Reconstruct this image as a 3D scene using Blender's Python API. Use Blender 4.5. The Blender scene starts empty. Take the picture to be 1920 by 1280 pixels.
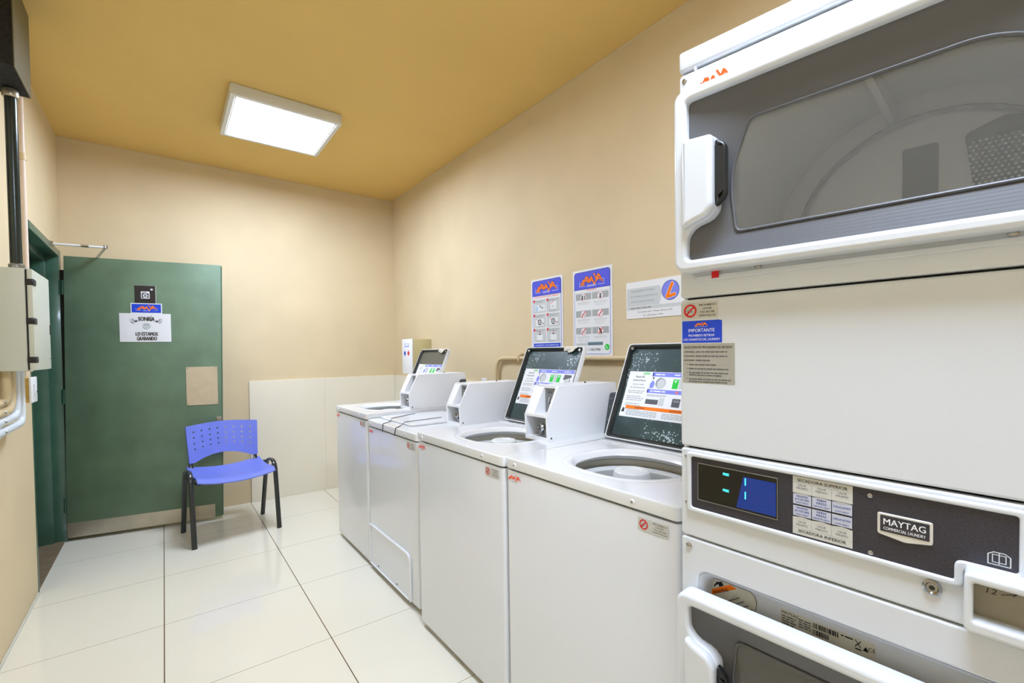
import bpy, bmesh, math, random
import numpy as np
from mathutils import Matrix, Vector
random.seed(7)
sc = bpy.context.scene
COL = sc.collection
PI = math.pi

# ------------------------------------------------------------------ camera
CAM_F, CAM_YAW, CAM_PITCH, CAM_ROLL, CAM_CY = 860.2, 0.6494, -0.0217, -0.0131, 37.73
def make_camera():
    s, c = math.sin(CAM_YAW), math.cos(CAM_YAW)
    fw = Vector((s*math.cos(CAM_PITCH), c*math.cos(CAM_PITCH), math.sin(CAM_PITCH)))
    r = Vector((c, -s, 0)); u = r.cross(fw)
    r2 = math.cos(CAM_ROLL)*r + math.sin(CAM_ROLL)*u
    u2 = -math.sin(CAM_ROLL)*r + math.cos(CAM_ROLL)*u
    cd = bpy.data.cameras.new('camera'); cam = bpy.data.objects.new('camera', cd)
    COL.objects.link(cam)
    M = Matrix((r2, u2, -fw)).transposed().to_4x4()
    M.translation = (0, 0, 1.27)
    cam.matrix_world = M
    cd.sensor_width = 36; cd.lens = CAM_F/1920*36
    cd.shift_y = CAM_CY/1920
    cd.clip_start = 0.02; cd.clip_end = 50
    sc.camera = cam
make_camera()

# ------------------------------------------------------------------ world and exposure
W = bpy.data.worlds.new('world'); sc.world = W; W.use_nodes = True
W.node_tree.nodes['Background'].inputs[0].default_value = (0.8, 0.85, 0.9, 1)
W.node_tree.nodes['Background'].inputs[1].default_value = 0.3
sc.view_settings.view_transform = 'Standard'
sc.view_settings.look = 'None'
sc.view_settings.exposure = 1.23
sc.view_settings.gamma = 1
sc.view_settings.use_curve_mapping = False
LAMP = 24.0         # radiance of the two ceiling panels

# ------------------------------------------------------------------ room dimensions
XL, XR, YB, YF, HC = -0.566, 1.9025, 4.50, -1.6, 2.8213
TILE, TX0, TY0 = 0.5966, -0.0268, 3.9045

# ------------------------------------------------------------------ materials
def lin(c):
    return tuple(((v/255)/12.92 if v/255 <= .04045 else ((v/255+.055)/1.055)**2.4) for v in c)
MATS = {}
def mat(name, rgb=(200, 200, 200), rough=.5, metal=0., spec=.5, coat=0., var=0., vscale=6., bump=0., bscale=200., emit=None, estr=0., alpha=None, coat_rough=.08):
    m = bpy.data.materials.new(name); m.use_nodes = True
    nt = m.node_tree; b = nt.nodes['Principled BSDF']
    col = lin(rgb)
    b.inputs['Base Color'].default_value = (*col, 1)
    b.inputs['Roughness'].default_value = rough
    b.inputs['Metallic'].default_value = metal
    b.inputs['Specular IOR Level'].default_value = spec
    b.inputs['Coat Weight'].default_value = coat
    b.inputs['Coat Roughness'].default_value = coat_rough
    if emit:
        b.inputs['Emission Color'].default_value = (*lin(emit), 1)
        b.inputs['Emission Strength'].default_value = estr
    if var or bump:
        tc = nt.nodes.new('ShaderNodeTexCoord')
    if var:
        n = nt.nodes.new('ShaderNodeTexNoise'); n.inputs['Scale'].default_value = vscale; n.inputs['Detail'].default_value = 5
        nt.links.new(tc.outputs['Object'], n.inputs['Vector'])
        r = nt.nodes.new('ShaderNodeMapRange'); r.inputs['From Min'].default_value = .3; r.inputs['From Max'].default_value = .7
        r.inputs['To Min'].default_value = 1-var; r.inputs['To Max'].default_value = 1+var
        nt.links.new(n.outputs['Fac'], r.inputs['Value'])
        mx = nt.nodes.new('ShaderNodeMix'); mx.data_type = 'RGBA'; mx.blend_type = 'MULTIPLY'
        mx.inputs['Factor'].default_value = 1; mx.inputs['A'].default_value = (*col, 1)
        nt.links.new(r.outputs['Result'], mx.inputs['B'])
        nt.links.new(mx.outputs['Result'], b.inputs['Base Color'])
    if bump:
        n2 = nt.nodes.new('ShaderNodeTexNoise'); n2.inputs['Scale'].default_value = bscale; n2.inputs['Detail'].default_value = 3
        nt.links.new(tc.outputs['Object'], n2.inputs['Vector'])
        bp = nt.nodes.new('ShaderNodeBump'); bp.inputs['Strength'].default_value = bump; bp.inputs['Distance'].default_value = .002
        nt.links.new(n2.outputs['Fac'], bp.inputs['Height']); nt.links.new(bp.outputs['Normal'], b.inputs['Normal'])
    MATS[name] = m
    return m

PAINT = mat('tan_wall_paint', (222, 203, 166), .62, spec=.3, var=.045, vscale=2.2, bump=.15, bscale=180)
CEIL = mat('tan_ceiling_paint', (230, 194, 118), .7, spec=.2, var=.03, vscale=1.6, bump=.12, bscale=160)
WAIN = mat('cream_wall_tile', (240, 232, 212), .22, var=.03, vscale=1.5)
ENAMEL = mat('white_enamel', (231, 234, 239), .24, coat=.6, coat_rough=.06)
TOPWHITE = mat('white_porcelain_top', (236, 238, 240), .22, coat=.4)
DRYWHITE = mat('white_dryer_enamel', (218, 222, 227), .32, coat=.25)
PLWHITE = mat('white_plastic', (244, 245, 247), .35)
CREAMPL = mat('cream_enclosure_paint', (206, 208, 192), .4)
DARKGAP = mat('black_gap', (22, 22, 24), .7)
CONSOLE = mat('dark_grey_console', (72, 76, 80), .45, var=.1, vscale=150)
BLACKPL = mat('black_plastic', (24, 25, 27), .35)
BLACKMET = mat('black_painted_steel', (36, 42, 42), .28, coat=.3, var=.15, vscale=60)
STEEL = mat('stainless_steel', (196, 188, 170), .3, metal=.75, var=.1, vscale=8)
CHROME = mat('chrome', (176, 178, 180), .14, metal=1)
SCREWM = mat('screw_steel', (150, 152, 150), .3, metal=1)
GREEN = mat('green_door_enamel', (104, 128, 102), .5, coat=.15, coat_rough=.3, var=.16, vscale=5, bump=.1, bscale=300)
GREENF = mat('green_frame_enamel', (62, 98, 80), .28, coat=.3, var=.12, vscale=9)
BEIGEPLATE = mat('beige_cover_plate', (206, 188, 156), .4, var=.06, vscale=14)
BLUEPL = mat('blue_plastic', (116, 132, 228), .38, var=.03, vscale=12)
PIPEBEIGE = mat('beige_painted_pipe', (216, 194, 152), .45)
PALEPIPE = mat('pale_pinkish_pipe', (228, 208, 190), .4)
PIPEWHITE = mat('white_pvc_pipe', (226, 232, 236), .3)
PIPEDARK = mat('dark_steel_conduit', (58, 66, 64), .22, metal=.6)
OLIVE = mat('olive_grey_sheet', (104, 98, 72), .5)
DARKFOAM = mat('dark_foam_panel', (30, 31, 30), .8, var=.6, vscale=70, bump=.5, bscale=60)
YELLOWED = mat('yellowed_plastic', (206, 168, 84), .45, var=.12, vscale=40)
OLIVEBOX = mat('olive_box_paint', (202, 190, 142), .45)
DRUMM = mat('dryer_drum_enamel', (238, 237, 230), .45, spec=.3)
DRUMD = mat('drum_vent_dark', (98, 98, 78), .6)
TUBM = mat('tub_grey', (196, 190, 174), .35, metal=.3)
AGIT = mat('agitator_white', (228, 230, 230), .4)
BEZEL = mat('smoked_window_bezel', (88, 89, 92), .42, coat=.12)
BADGE = mat('badge_silver', (226, 224, 216), .3, metal=.25)
SLOTGREY = mat('grey_token_slot', (140, 142, 142), .4, metal=.4)
SHADERING = mat('drum_shade_ring', (150, 148, 136), .5)  # ring added around the drum's back disc, grey for its shadow edge
GAPFILL = mat('dark_gap_fill', (40, 36, 26), .7)
PANELBLK = mat('charcoal_panel_film', (52, 50, 58), .42, var=.35, vscale=420)
SCREEN = mat('display_screen', (18, 18, 14), .06)
BLUEPATCH = mat('blue_display_patch', (10, 46, 120), .1, emit=(8, 50, 150), estr=.12, var=.25, vscale=300)  # blue patch drawn on the dryer display, weakly emissive
CYAN = mat('cyan_digits', (60, 220, 225), .3, emit=(70, 230, 235), estr=.8)
WARMGREY = mat('grey_token_plate', (150, 142, 122), .5, var=.08, vscale=40)
PAPER = mat('white_paper', (238, 238, 240), .6)
RUBBER = mat('black_elastic', (20, 22, 34), .6)
RUST = mat('chipped_cream_edge', (206, 200, 184), .6, var=.35, vscale=60)
SHOE = mat('brown_floor_edge', (128, 112, 88), .5, var=.2, vscale=12)
LAMPM = mat('lamp_diffuser', (255, 255, 255), .5, emit=(213, 229, 255), estr=LAMP)
LAMPADD = mat('added_lamp_diffuser', (255, 255, 255), .5, emit=(213, 229, 255), estr=LAMP*1.15)
LAMPF = mat('lamp_frame_white', (228, 230, 228), .35)
# inks and sticker stock
def ink(name, rgb, rough=.45): return mat(name, rgb, rough, spec=.35)
I_BLUE = ink('ink_violet_blue', (86, 92, 226)); I_BLUE2 = ink('ink_strong_blue', (34, 74, 214)); I_DBLUE = ink('ink_dark_blue', (24, 44, 150))
I_LBLUE = ink('ink_light_blue', (132, 140, 236)); I_ORANGE = ink('ink_orange', (255, 128, 12)); I_ORED = ink('ink_orange_red', (255, 84, 14))
I_RED = ink('ink_red', (222, 22, 26)); I_BLACK = ink('ink_black', (22, 22, 24)); I_DGREY = ink('ink_dark_grey', (92, 94, 100))
I_GREY = ink('ink_grey', (176, 180, 182)); I_LGREY = ink('ink_light_grey', (208, 212, 214)); I_MGREY = ink('ink_mid_grey', (140, 146, 152))
I_WHITE = ink('ink_white', (240, 242, 246)); I_GREEN = ink('ink_green', (40, 208, 70)); I_PGREEN = ink('ink_pale_green', (160, 216, 160))
I_SILVER = mat('sticker_silver', (176, 174, 166), .4, metal=.25, var=.05, vscale=60)
I_STICK = ink('sticker_pale_grey', (208, 208, 202)); I_LAV = ink('sticker_lavender', (196, 200, 216)); I_BROWNBLK = ink('ink_brown_black', (54, 48, 46))
I_PINK = ink('ink_pale_red', (238, 130, 130)); I_TEAL = ink('ink_teal_grey', (120, 150, 160)); I_SKY = ink('ink_sky', (178, 206, 236))
I_LABEL = ink('label_cream', (214, 212, 198))

def floor_material():
    m = bpy.data.materials.new('cream_polished_tile'); m.use_nodes = True
    nt = m.node_tree; b = nt.nodes['Principled BSDF']
    N = nt.nodes.new; L = nt.links.new
    geo = N('ShaderNodeNewGeometry'); sep = N('ShaderNodeSeparateXYZ'); L(geo.outputs['Position'], sep.inputs[0])
    def linemask(out, off, width):
        a = N('ShaderNodeMath'); a.operation = 'SUBTRACT'; a.inputs[1].default_value = off; L(out, a.inputs[0])
        d = N('ShaderNodeMath'); d.operation = 'DIVIDE'; d.inputs[1].default_value = TILE; L(a.outputs[0], d.inputs[0])
        r = N('ShaderNodeMath'); r.operation = 'ROUND'; L(d.outputs[0], r.inputs[0])
        s = N('ShaderNodeMath'); s.operation = 'SUBTRACT'; L(d.outputs[0], s.inputs[0]); L(r.outputs[0], s.inputs[1])
        ab = N('ShaderNodeMath'); ab.operation = 'ABSOLUTE'; L(s.outputs[0], ab.inputs[0])
        lt = N('ShaderNodeMath'); lt.operation = 'LESS_THAN'; lt.inputs[1].default_value = width/2/TILE; L(ab.outputs[0], lt.inputs[0])
        return lt.outputs[0]
    mx = linemask(sep.outputs['X'], TX0, .0042); my = linemask(sep.outputs['Y'], TY0, .0036)
    n = N('ShaderNodeTexNoise'); n.inputs['Scale'].default_value = 1.3; L(geo.outputs['Position'], n.inputs['Vector'])
    base = N('ShaderNodeMix'); base.data_type = 'RGBA'; L(n.outputs['Fac'], base.inputs['Factor'])
    base.inputs['A'].default_value = (*lin((232, 226, 207)), 1); base.inputs['B'].default_value = (*lin((238, 233, 217)), 1)
    c1 = N('ShaderNodeMix'); c1.data_type = 'RGBA'; L(my, c1.inputs['Factor']); L(base.outputs['Result'], c1.inputs['A']); c1.inputs['B'].default_value = (*lin((176, 166, 142)), 1)
    c2 = N('ShaderNodeMix'); c2.data_type = 'RGBA'; L(mx, c2.inputs['Factor']); L(c1.outputs['Result'], c2.inputs['A']); c2.inputs['B'].default_value = (*lin((104, 84, 58)), 1)
    L(c2.outputs['Result'], b.inputs['Base Color'])
    b.inputs['Roughness'].default_value = .06; b.inputs['Specular IOR Level'].default_value = .5
    return m
FLOORM = floor_material()

def speckle_material():
    m = bpy.data.materials.new('speckled_dark_lid_lining'); m.use_nodes = True
    nt = m.node_tree; b = nt.nodes['Principled BSDF']; N = nt.nodes.new; L = nt.links.new
    tc = N('ShaderNodeTexCoord')
    v = N('ShaderNodeTexVoronoi'); v.inputs['Scale'].default_value = 95; L(tc.outputs['Object'], v.inputs['Vector'])
    n = N('ShaderNodeTexNoise'); n.inputs['Scale'].default_value = 9; n.inputs['Detail'].default_value = 6; L(tc.outputs['Object'], n.inputs['Vector'])
    r = N('ShaderNodeMapRange'); r.inputs['From Min'].default_value = .44; r.inputs['From Max'].default_value = .66; r.inputs['To Min'].default_value = .0; r.inputs['To Max'].default_value = .46
    L(n.outputs['Fac'], r.inputs['Value'])
    lt = N('ShaderNodeMath'); lt.operation = 'LESS_THAN'; L(v.outputs['Distance'], lt.inputs[0]); L(r.outputs['Result'], lt.inputs[1])
    a = N('ShaderNodeMix'); a.data_type = 'RGBA'; L(n.outputs['Fac'], a.inputs['Factor'])
    a.inputs['A'].default_value = (*lin((14, 32, 33)), 1); a.inputs['B'].default_value = (*lin((70, 96, 98)), 1)
    c = N('ShaderNodeMix'); c.data_type = 'RGBA'; L(lt.outputs[0], c.inputs['Factor']); L(a.outputs['Result'], c.inputs['A']); c.inputs['B'].default_value = (*lin((176, 192, 196)), 1)
    L(c.outputs['Result'], b.inputs['Base Color']); b.inputs['Roughness'].default_value = .35
    return m
LIDLINE = speckle_material()
LIDGREY = mat('plain_dark_lid_lining', (96, 94, 82), .45, var=.15, vscale=200)

def pane_material():
    m = bpy.data.materials.new('smoked_dryer_glass'); m.use_nodes = True
    nt = m.node_tree; nt.nodes.clear(); N = nt.nodes.new; L = nt.links.new
    out = N('ShaderNodeOutputMaterial'); t = N('ShaderNodeBsdfTransparent'); t.inputs[0].default_value = (.95, .95, .94, 1)
    g = N('ShaderNodeBsdfGlossy'); g.inputs['Roughness'].default_value = .06; g.inputs['Color'].default_value = (.9, .92, 1, 1)
    f = N('ShaderNodeFresnel'); f.inputs['IOR'].default_value = 1.45
    mx = N('ShaderNodeMixShader'); d = N('ShaderNodeBsdfDiffuse'); d.inputs['Color'].default_value = (.42, .42, .41, 1)
    hz = N('ShaderNodeMixShader'); hz.inputs[0].default_value = .16; L(t.outputs[0], hz.inputs[1]); L(d.outputs[0], hz.inputs[2])
    L(f.outputs[0], mx.inputs[0]); L(hz.outputs[0], mx.inputs[1]); L(g.outputs[0], mx.inputs[2]); L(mx.outputs[0], out.inputs[0])
    return m
PANE = pane_material()

# ------------------------------------------------------------------ mesh helpers
def ident(a, b, w): return (a, b, w)
def front(a, b, w): return (a, -w, b)        # a across a machine's front, b up, w outward

class MB:
    def __init__(s): s.v = []; s.f = []; s.mi = []; s.mats = []
    def midx(s, m):
        if m not in s.mats: s.mats.append(m)
        return s.mats.index(m)
    def add(s, vf, m, fn=None):
        v, f = vf; o = len(s.v); k = s.midx(m)
        s.v += [fn(*p) for p in v] if fn else [tuple(p) for p in v]
        for q in f: s.f.append(tuple(i+o for i in q)); s.mi.append(k)
        return s
    def build(s, name, parent=None, post=None, smooth=32, fixn=True):
        v = [post(*p) for p in s.v] if post else s.v
        me = bpy.data.meshes.new(name); me.from_pydata(v, [], s.f)
        for m in s.mats: me.materials.append(m)
        me.polygons.foreach_set('material_index', s.mi)
        if fixn:
            bm = bmesh.new(); bm.from_mesh(me)
            bmesh.ops.recalc_face_normals(bm, faces=bm.faces); bm.to_mesh(me); bm.free()
        me.polygons.foreach_set('use_smooth', [True]*len(me.polygons))
        me.update(); me.set_sharp_from_angle(angle=math.radians(smooth))
        o = bpy.data.objects.new(name, me); COL.objects.link(o)
        if parent: o.parent = parent
        return o

def box(x0, x1, y0, y1, z0, z1, r=0., seg=2):
    bm = bmesh.new()
    vs = [bm.verts.new((x, y, z)) for x in (x0, x1) for y in (y0, y1) for z in (z0, z1)]
    for q in ((0, 1, 3, 2), (4, 6, 7, 5), (0, 4, 5, 1), (2, 3, 7, 6), (0, 2, 6, 4), (1, 5, 7, 3)): bm.faces.new([vs[i] for i in q])
    if r > 0: bmesh.ops.bevel(bm, geom=list(bm.edges), offset=r, segments=seg, profile=.5, affect='EDGES')
    bm.verts.index_update()
    out = ([tuple(v.co) for v in bm.verts], [tuple(v.index for v in f.verts) for f in bm.faces]); bm.free()
    return out

def rrect(x0, y0, x1, y1, r, n=5):
    r = min(r, abs(x1-x0)/2-1e-5, abs(y1-y0)/2-1e-5)
    out = []
    for cx, cy, a0 in ((x1-r, y1-r, 0), (x0+r, y1-r, 90), (x0+r, y0+r, 180), (x1-r, y0+r, 270)):
        for i in range(n+1):
            a = math.radians(a0+90*i/n); out.append((cx+r*math.cos(a), cy+r*math.sin(a)))
    return out

def fillet(poly, r, n=4):
    out = []; k = len(poly)
    for i in range(k):
        p0, p1, p2 = (Vector(poly[j % k]) for j in (i-1, i, i+1))
        rr = r[i] if isinstance(r, (list, tuple)) else r
        d1, d2 = p0-p1, p2-p1; l = min(rr, d1.length*.45, d2.length*.45)
        a, b = p1+d1.normalized()*l, p1+d2.normalized()*l
        for j in range(n+1):
            t = j/n; q = (1-t)**2*a+2*t*(1-t)*p1+t*t*b; out.append((q.x, q.y))
    return out

def me_vf(me):
    vf = ([tuple(v.co) for v in me.vertices], [tuple(p.vertices) for p in me.polygons]); bpy.data.meshes.remove(me)
    return vf

def plate(loops, t, bev=0., w0=0., res=2):
    """flat plate with holes: first loop outer, others holes; thickness t from w0, bevelled edges"""
    cu = bpy.data.curves.new('c', 'CURVE'); cu.dimensions = '2D'; cu.fill_mode = 'BOTH'
    cu.extrude = max(t/2-bev, 0); cu.bevel_depth = bev; cu.bevel_resolution = res; cu.offset = -bev
    for lp in loops:
        s = cu.splines.new('POLY'); s.points.add(len(lp)-1)
        for p, q in zip(s.points, lp): p.co = (q[0], q[1], 0, 1)
        s.use_cyclic_u = True
    o = bpy.data.objects.new('c', cu); me = bpy.data.meshes.new_from_object(o)
    bpy.data.objects.remove(o); bpy.data.curves.remove(cu)
    v, f = me_vf(me)
    return ([(x, y, z+t/2+w0) for x, y, z in v], f)

def loft(loops, closed=True, cap0=False, cap1=False):
    v = [p for lp in loops for p in lp]; n = len(loops[0]); f = []
    for i in range(len(loops)-1):
        for j in range(n if closed else n-1):
            k = (j+1) % n; f.append((i*n+j, i*n+k, (i+1)*n+k, (i+1)*n+j))
    if cap0: f.append(tuple(reversed(range(n))))
    if cap1: f.append(tuple(range((len(loops)-1)*n, len(loops)*n)))
    return v, f

def tube(path, r, n=12, flat=None, caps=True):
    """round tube along a path; flat=(half width, half thickness, side vector) for a flattened one"""
    P = [Vector(p) for p in path]; loops = []; prev = None
    for i, p in enumerate(P):
        t = (P[min(i+1, len(P)-1)]-P[max(i-1, 0)]).normalized()
        if flat: a = Vector(flat[2]); a = (a-a.dot(t)*t).normalized()
        else:
            a = prev if prev else (Vector((0, 0, 1)) if abs(t.z) < .9 else Vector((1, 0, 0)))
            a = (a-a.dot(t)*t).normalized(); prev = a
        b = t.cross(a)
        ra, rb = (flat[0], flat[1]) if flat else (r, r)
        loops.append([tuple(p+a*ra*math.cos(2*PI*k/n)+b*rb*math.sin(2*PI*k/n)) for k in range(n)])
    return loft(loops, True, caps, caps)

def solid(v, f, t):
    """give an open sheet real thickness, with side walls along every open edge"""
    P = [Vector(p) for p in v]; N = [Vector((0, 0, 0)) for _ in v]; cnt = {}
    for q in f:
        n = (P[q[1]]-P[q[0]]).cross(P[q[3]]-P[q[0]]).normalized()
        for i, k in enumerate(q):
            N[k] += n; e = (k, q[(i+1) % len(q)]); cnt[e] = cnt.get(e, 0)+1
    N = [n.normalized() if n.length else Vector((0, 0, 1)) for n in N]; m = len(v)
    vv = [tuple(p+n*t/2) for p, n in zip(P, N)]+[tuple(p-n*t/2) for p, n in zip(P, N)]
    ff = list(f)+[tuple(reversed([i+m for i in q])) for q in f]
    for a, b in cnt:
        if (b, a) not in cnt: ff.append((b, a, a+m, b+m))
    return vv, ff

def bend(pts, r, n=6):
    """round the corners of a 3-D path"""
    out = [Vector(pts[0])]
    for i in range(1, len(pts)-1):
        p0, p1, p2 = Vector(pts[i-1]), Vector(pts[i]), Vector(pts[i+1])
        l = min(r, (p0-p1).length*.49, (p2-p1).length*.49)
        a, b = p1+(p0-p1).normalized()*l, p1+(p2-p1).normalized()*l
        for j in range(n+1):
            t = j/n; out.append((1-t)**2*a+2*t*(1-t)*p1+t*t*b)
    out.append(Vector(pts[-1])); return out

def lathe(prof, n=24, fn=None, cap0=True, cap1=True):
    loops = [[(r*math.cos(2*PI*k/n), r*math.sin(2*PI*k/n), z) for k in range(n)] for r, z in prof]
    v, f = loft(loops, True, cap0, cap1)
    return ([fn(*p) for p in v] if fn else v, f)

_txt = {}
def text_vf(body, bold=0.):
    key = (body, bold)
    if key not in _txt:
        cu = bpy.data.curves.new('t', 'FONT'); cu.body = body; cu.size = 1;  cu.resolution_u = 2
        o = bpy.data.objects.new('t', cu); me = bpy.data.meshes.new_from_object(o)
        bpy.data.objects.remove(o); bpy.data.curves.remove(cu)
        _txt[key] = me_vf(me)
    return _txt[key]
CAPH = .69

class Print(MB):
    """flat printed shapes on thin layers: coordinates (a right, b up, w out)"""
    LAY = .00035
    cnt = 0
    def poly(s, pts, m, k=1):
        s.cnt += 1; w = k*s.LAY+(s.cnt % 60)*5e-6
        return s.add(([(x, y, w) for x, y in pts], [tuple(range(len(pts)))]), m)
    def rect(s, x0, y0, x1, y1, m, k=1): return s.poly([(x0, y0), (x1, y0), (x1, y1), (x0, y1)], m, k)
    def rr(s, x0, y0, x1, y1, r, m, k=1): return s.poly(rrect(x0, y0, x1, y1, r), m, k)
    def disc(s, x, y, r, m, k=1, n=24, sx=1.): return s.poly([(x+sx*r*math.cos(2*PI*i/n), y+r*math.sin(2*PI*i/n)) for i in range(n)], m, k)
    def ring(s, x, y, r0, r1, m, k=1, n=32):
        v = [(x+r*math.cos(2*PI*i/n), y+r*math.sin(2*PI*i/n), k*s.LAY) for r in (r0, r1) for i in range(n)]
        return s.add((v, [(i, (i+1) % n, n+(i+1) % n, n+i) for i in range(n)]), m)
    def stroke(s, pts, wd, m, k=1, closed=False):
        q = list(pts)+([pts[0]] if closed else [])
        for (x0, y0), (x1, y1) in zip(q, q[1:]):
            d = Vector((x1-x0, y1-y0)); nn = Vector((-d.y, d.x)).normalized()*wd/2
            s.poly([(x0+nn.x, y0+nn.y), (x0-nn.x, y0-nn.y), (x1-nn.x, y1-nn.y), (x1+nn.x, y1+nn.y)], m, k)
        for x, y in pts: s.disc(x, y, wd/2, m, k, 8)
        return s
    def text(s, body, x, y, h, m, k=2, al='C', bold=0., width=None, slant=0., rot=0.):
        v, f = text_vf(body)
        if not v: return s
        xs = [p[0] for p in v]; x0, x1 = min(xs), max(xs); sy = h/CAPH; sx = width/(x1-x0) if width else sy
        off = {'C': (x0+x1)/2, 'L': x0, 'R': x1}[al]
        cr, sr = math.cos(rot), math.sin(rot); out = []
        for p in v:
            a = (p[0]-off)*sx+slant*p[1]*sy; b = p[1]*sy
            out.append((x+a*cr-b*sr, y+a*sr+b*cr, k*s.LAY))
        if bold:
            d = min(bold, .05)*.55*sy
            for q in (-d, d):
                s.cnt += 1; s.add(([(p[0]+q*cr, p[1]+q*sr, p[2]+(s.cnt % 60)*5e-6) for p in out], f), m)
            return s
        return s.add((out, f), m)
    def dashes(s, x0, x1, y, h, m, k=2, seed=0):
        rnd = random.Random(seed+int(y*1e5)); x = x0
        while x < x1-h:
            l = min((1.5+rnd.random()*5)*h, x1-x); s.rect(x, y, x+l, y+h, m, k); x += l+h*.7
        return s
    def out(s, name, parent, frame, post=None):
        s.v = [frame(*p) for p in s.v]
        return s.build(name, parent, post, fixn=False)

def framed(o, u, v):
    o, u, v = Vector(o), Vector(u).normalized(), Vector(v).normalized(); n = u.cross(v)
    return lambda a, b, w: tuple(o+a*u+b*v+w*n)

def empty(name, loc=(0, 0, 0), rz=0.):
    o = bpy.data.objects.new(name, None); COL.objects.link(o); o.location = loc; o.rotation_euler = (0, 0, rz); o.empty_display_size = .1
    return o
def tag(o, label, cat, group=None, kind=None):
    o['label'] = label; o['category'] = cat
    if group: o['group'] = group
    if kind: o['kind'] = kind
    return o
def struct(mb, name, label, cat, **k): return tag(mb.build(name, **k), label, cat, kind='structure')

# the jagged orange brush logo with its script underline
LOGO = [[(.13, .52), (.01, .04), (.16, .06)], [(.12, .16), (.26, .80), (.345, .22)], [(.33, .74), (.41, .20), (.47, .66)],
        [(.42, .20), (.50, .72), (.62, .0)], [(.62, 1.0), (.725, .50)], [(.81, .90), (.665, .02)], [(.73, .26), (.85, .82), (1.0, .12)], [(.20, .36), (.29, .42)], [(.46, .34), (.54, .36)], [(.79, .40), (.89, .44)]]
def logo(P, x0, y0, w, h, m, k=2, script=None, frame=None, shadow=None, wd=.052):
    T = lambda p: (x0+p[0]*w, y0+p[1]*h)
    if shadow:
        for st in LOGO: P.stroke([T(p) for p in st], w*wd*1.55, shadow, k)
    for st in LOGO: P.stroke([T(p) for p in st], w*wd, m, k+1)
    if frame:
        for st in ([(-.06, .42), (-.06, -.14), (.22, -.14)], [(.80, -.14), (1.07, -.14), (1.07, .36), (1.0, .40)]):
            P.stroke([T(p) for p in st], w*.012, frame, k)
    if script: P.text('Laundry', x0+w*.5, y0-h*.24, h*.27, script, k+1, slant=.35, bold=.01)
def no_shoes(P, x0, y0, w, h, stock, k=1):
    """pale sticker with a red prohibition ring and four lines of capitals"""
    P.rr(x0, y0, x0+w, y0+h, h*.08, stock, k)
    cx, cy, r = x0+h*.56, y0+h*.5, h*.40
    P.poly([(cx-r*.62, cy+r*.05), (cx-r*.1, cy+r*.42), (cx+r*.1, cy+r*.1), (cx+r*.55, cy-r*.12), (cx+r*.5, cy-r*.32), (cx-r*.5, cy-r*.3)], I_GREY, k+1)
    P.ring(cx, cy, r*.74, r, I_RED, k+2); P.stroke([(cx-r*.58, cy-r*.58), (cx+r*.58, cy+r*.58)], r*.24, I_RED, k+2)
    tx = x0+w*.72
    for i, (t, ww) in enumerate((('PROHIBIDO', .44), ('LAVAR', .24), ('Y/O SECAR', .40), ('ZAPATILLAS', .46))):
        P.text(t, tx, y0+h*(.76-.21*i), h*.115, I_BLACK, k+1, bold=.02, width=w*ww)

# ------------------------------------------------------------------ room shell
m = MB(); m.add(box(XL-.9, XR+.12, YF-.1, YB+.12, -.1, 0), FLOORM)
struct(m, 'floor', 'cream polished square-tile floor with brown lengthwise joints', 'floor')
m = MB(); m.add(box(XL-.3, XR+.12, YF-.1, YB+.12, HC, HC+.1), CEIL)
struct(m, 'ceiling', 'plain mustard-tan painted ceiling', 'ceiling')
m = MB(); m.add(box(XR, XR+.12, YF, YB+.12, 0, HC), PAINT)
struct(m, 'wall_right', 'tan painted side wall behind the row of washers', 'wall')
m = MB(); m.add(box(XL-.3, XR, YB, YB+.12, 0, HC), PAINT)
struct(m, 'wall_back', 'tan painted end wall behind the green door', 'wall')
m = MB(); m.add(box(XL-.3, XR, YF-.1, YF, 0, HC), PAINT)
struct(m, 'wall_front', 'tan painted wall at the unseen near end of the room', 'wall')
DY0, DY1, DZ = 3.50, 4.415, 1.995
LT = .24
m = MB(); m.add(box(XL-LT, XL, YF, DY0, 0, HC), PAINT); m.add(box(XL-LT, XL, DY1, YB, 0, HC), PAINT); m.add(box(XL-LT, XL, DY0, DY1, DZ, HC), PAINT)
struct(m, 'wall_left', 'tan painted side wall with the doorway', 'wall')
# passage beyond the doorway
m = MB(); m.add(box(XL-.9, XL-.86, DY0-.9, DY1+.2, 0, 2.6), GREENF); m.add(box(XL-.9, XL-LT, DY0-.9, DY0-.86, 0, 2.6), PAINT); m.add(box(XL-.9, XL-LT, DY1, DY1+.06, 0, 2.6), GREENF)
m.add(box(XL-.9, XL-LT, DY0-.9, DY1+.06, 2.4, 2.44), PAINT)
struct(m, 'wall_passage', 'dark green passage walls seen through the doorway', 'wall')
m = MB(); m.add(box(XL-.6, XL-.004, DY0+.03, DY1-.03, .0, .006), SHOE)
struct(m, 'trim_1', 'brown threshold strip in the open doorway', 'threshold')
# steel frame of the doorway: stepped section
m = MB(); fw_, fd = .045, .02
for y0, y1 in ((DY0-.004, DY0+.012), (DY1-fw_, DY1+.03)):
    m.add(box(XL-.11, XL+(.003 if y0 < DY0 else .012), y0, y1, .0, DZ+.012, .0012), GREENF)
    yy0, yy1 = (y0, y1+.02) if y0 < DY0 else (y0-.02, y1)
    m.add(box(XL-LT-.02, XL-.055, yy0, yy1, .0, DZ, .003), GREENF)
m.add(box(XL-.11, XL+.012, DY0+.014, DY1-fw_+.002, DZ-fw_+.012, DZ+.012, .003), GREENF)
m.add(box(XL-LT-.02, XL-.055, DY0+fw_, DY1-fw_, DZ-.075, DZ-.002, .003), GREENF)
struct(m, 'trim_2', 'dark green steel door frame in the left wall', 'door frame')
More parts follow.
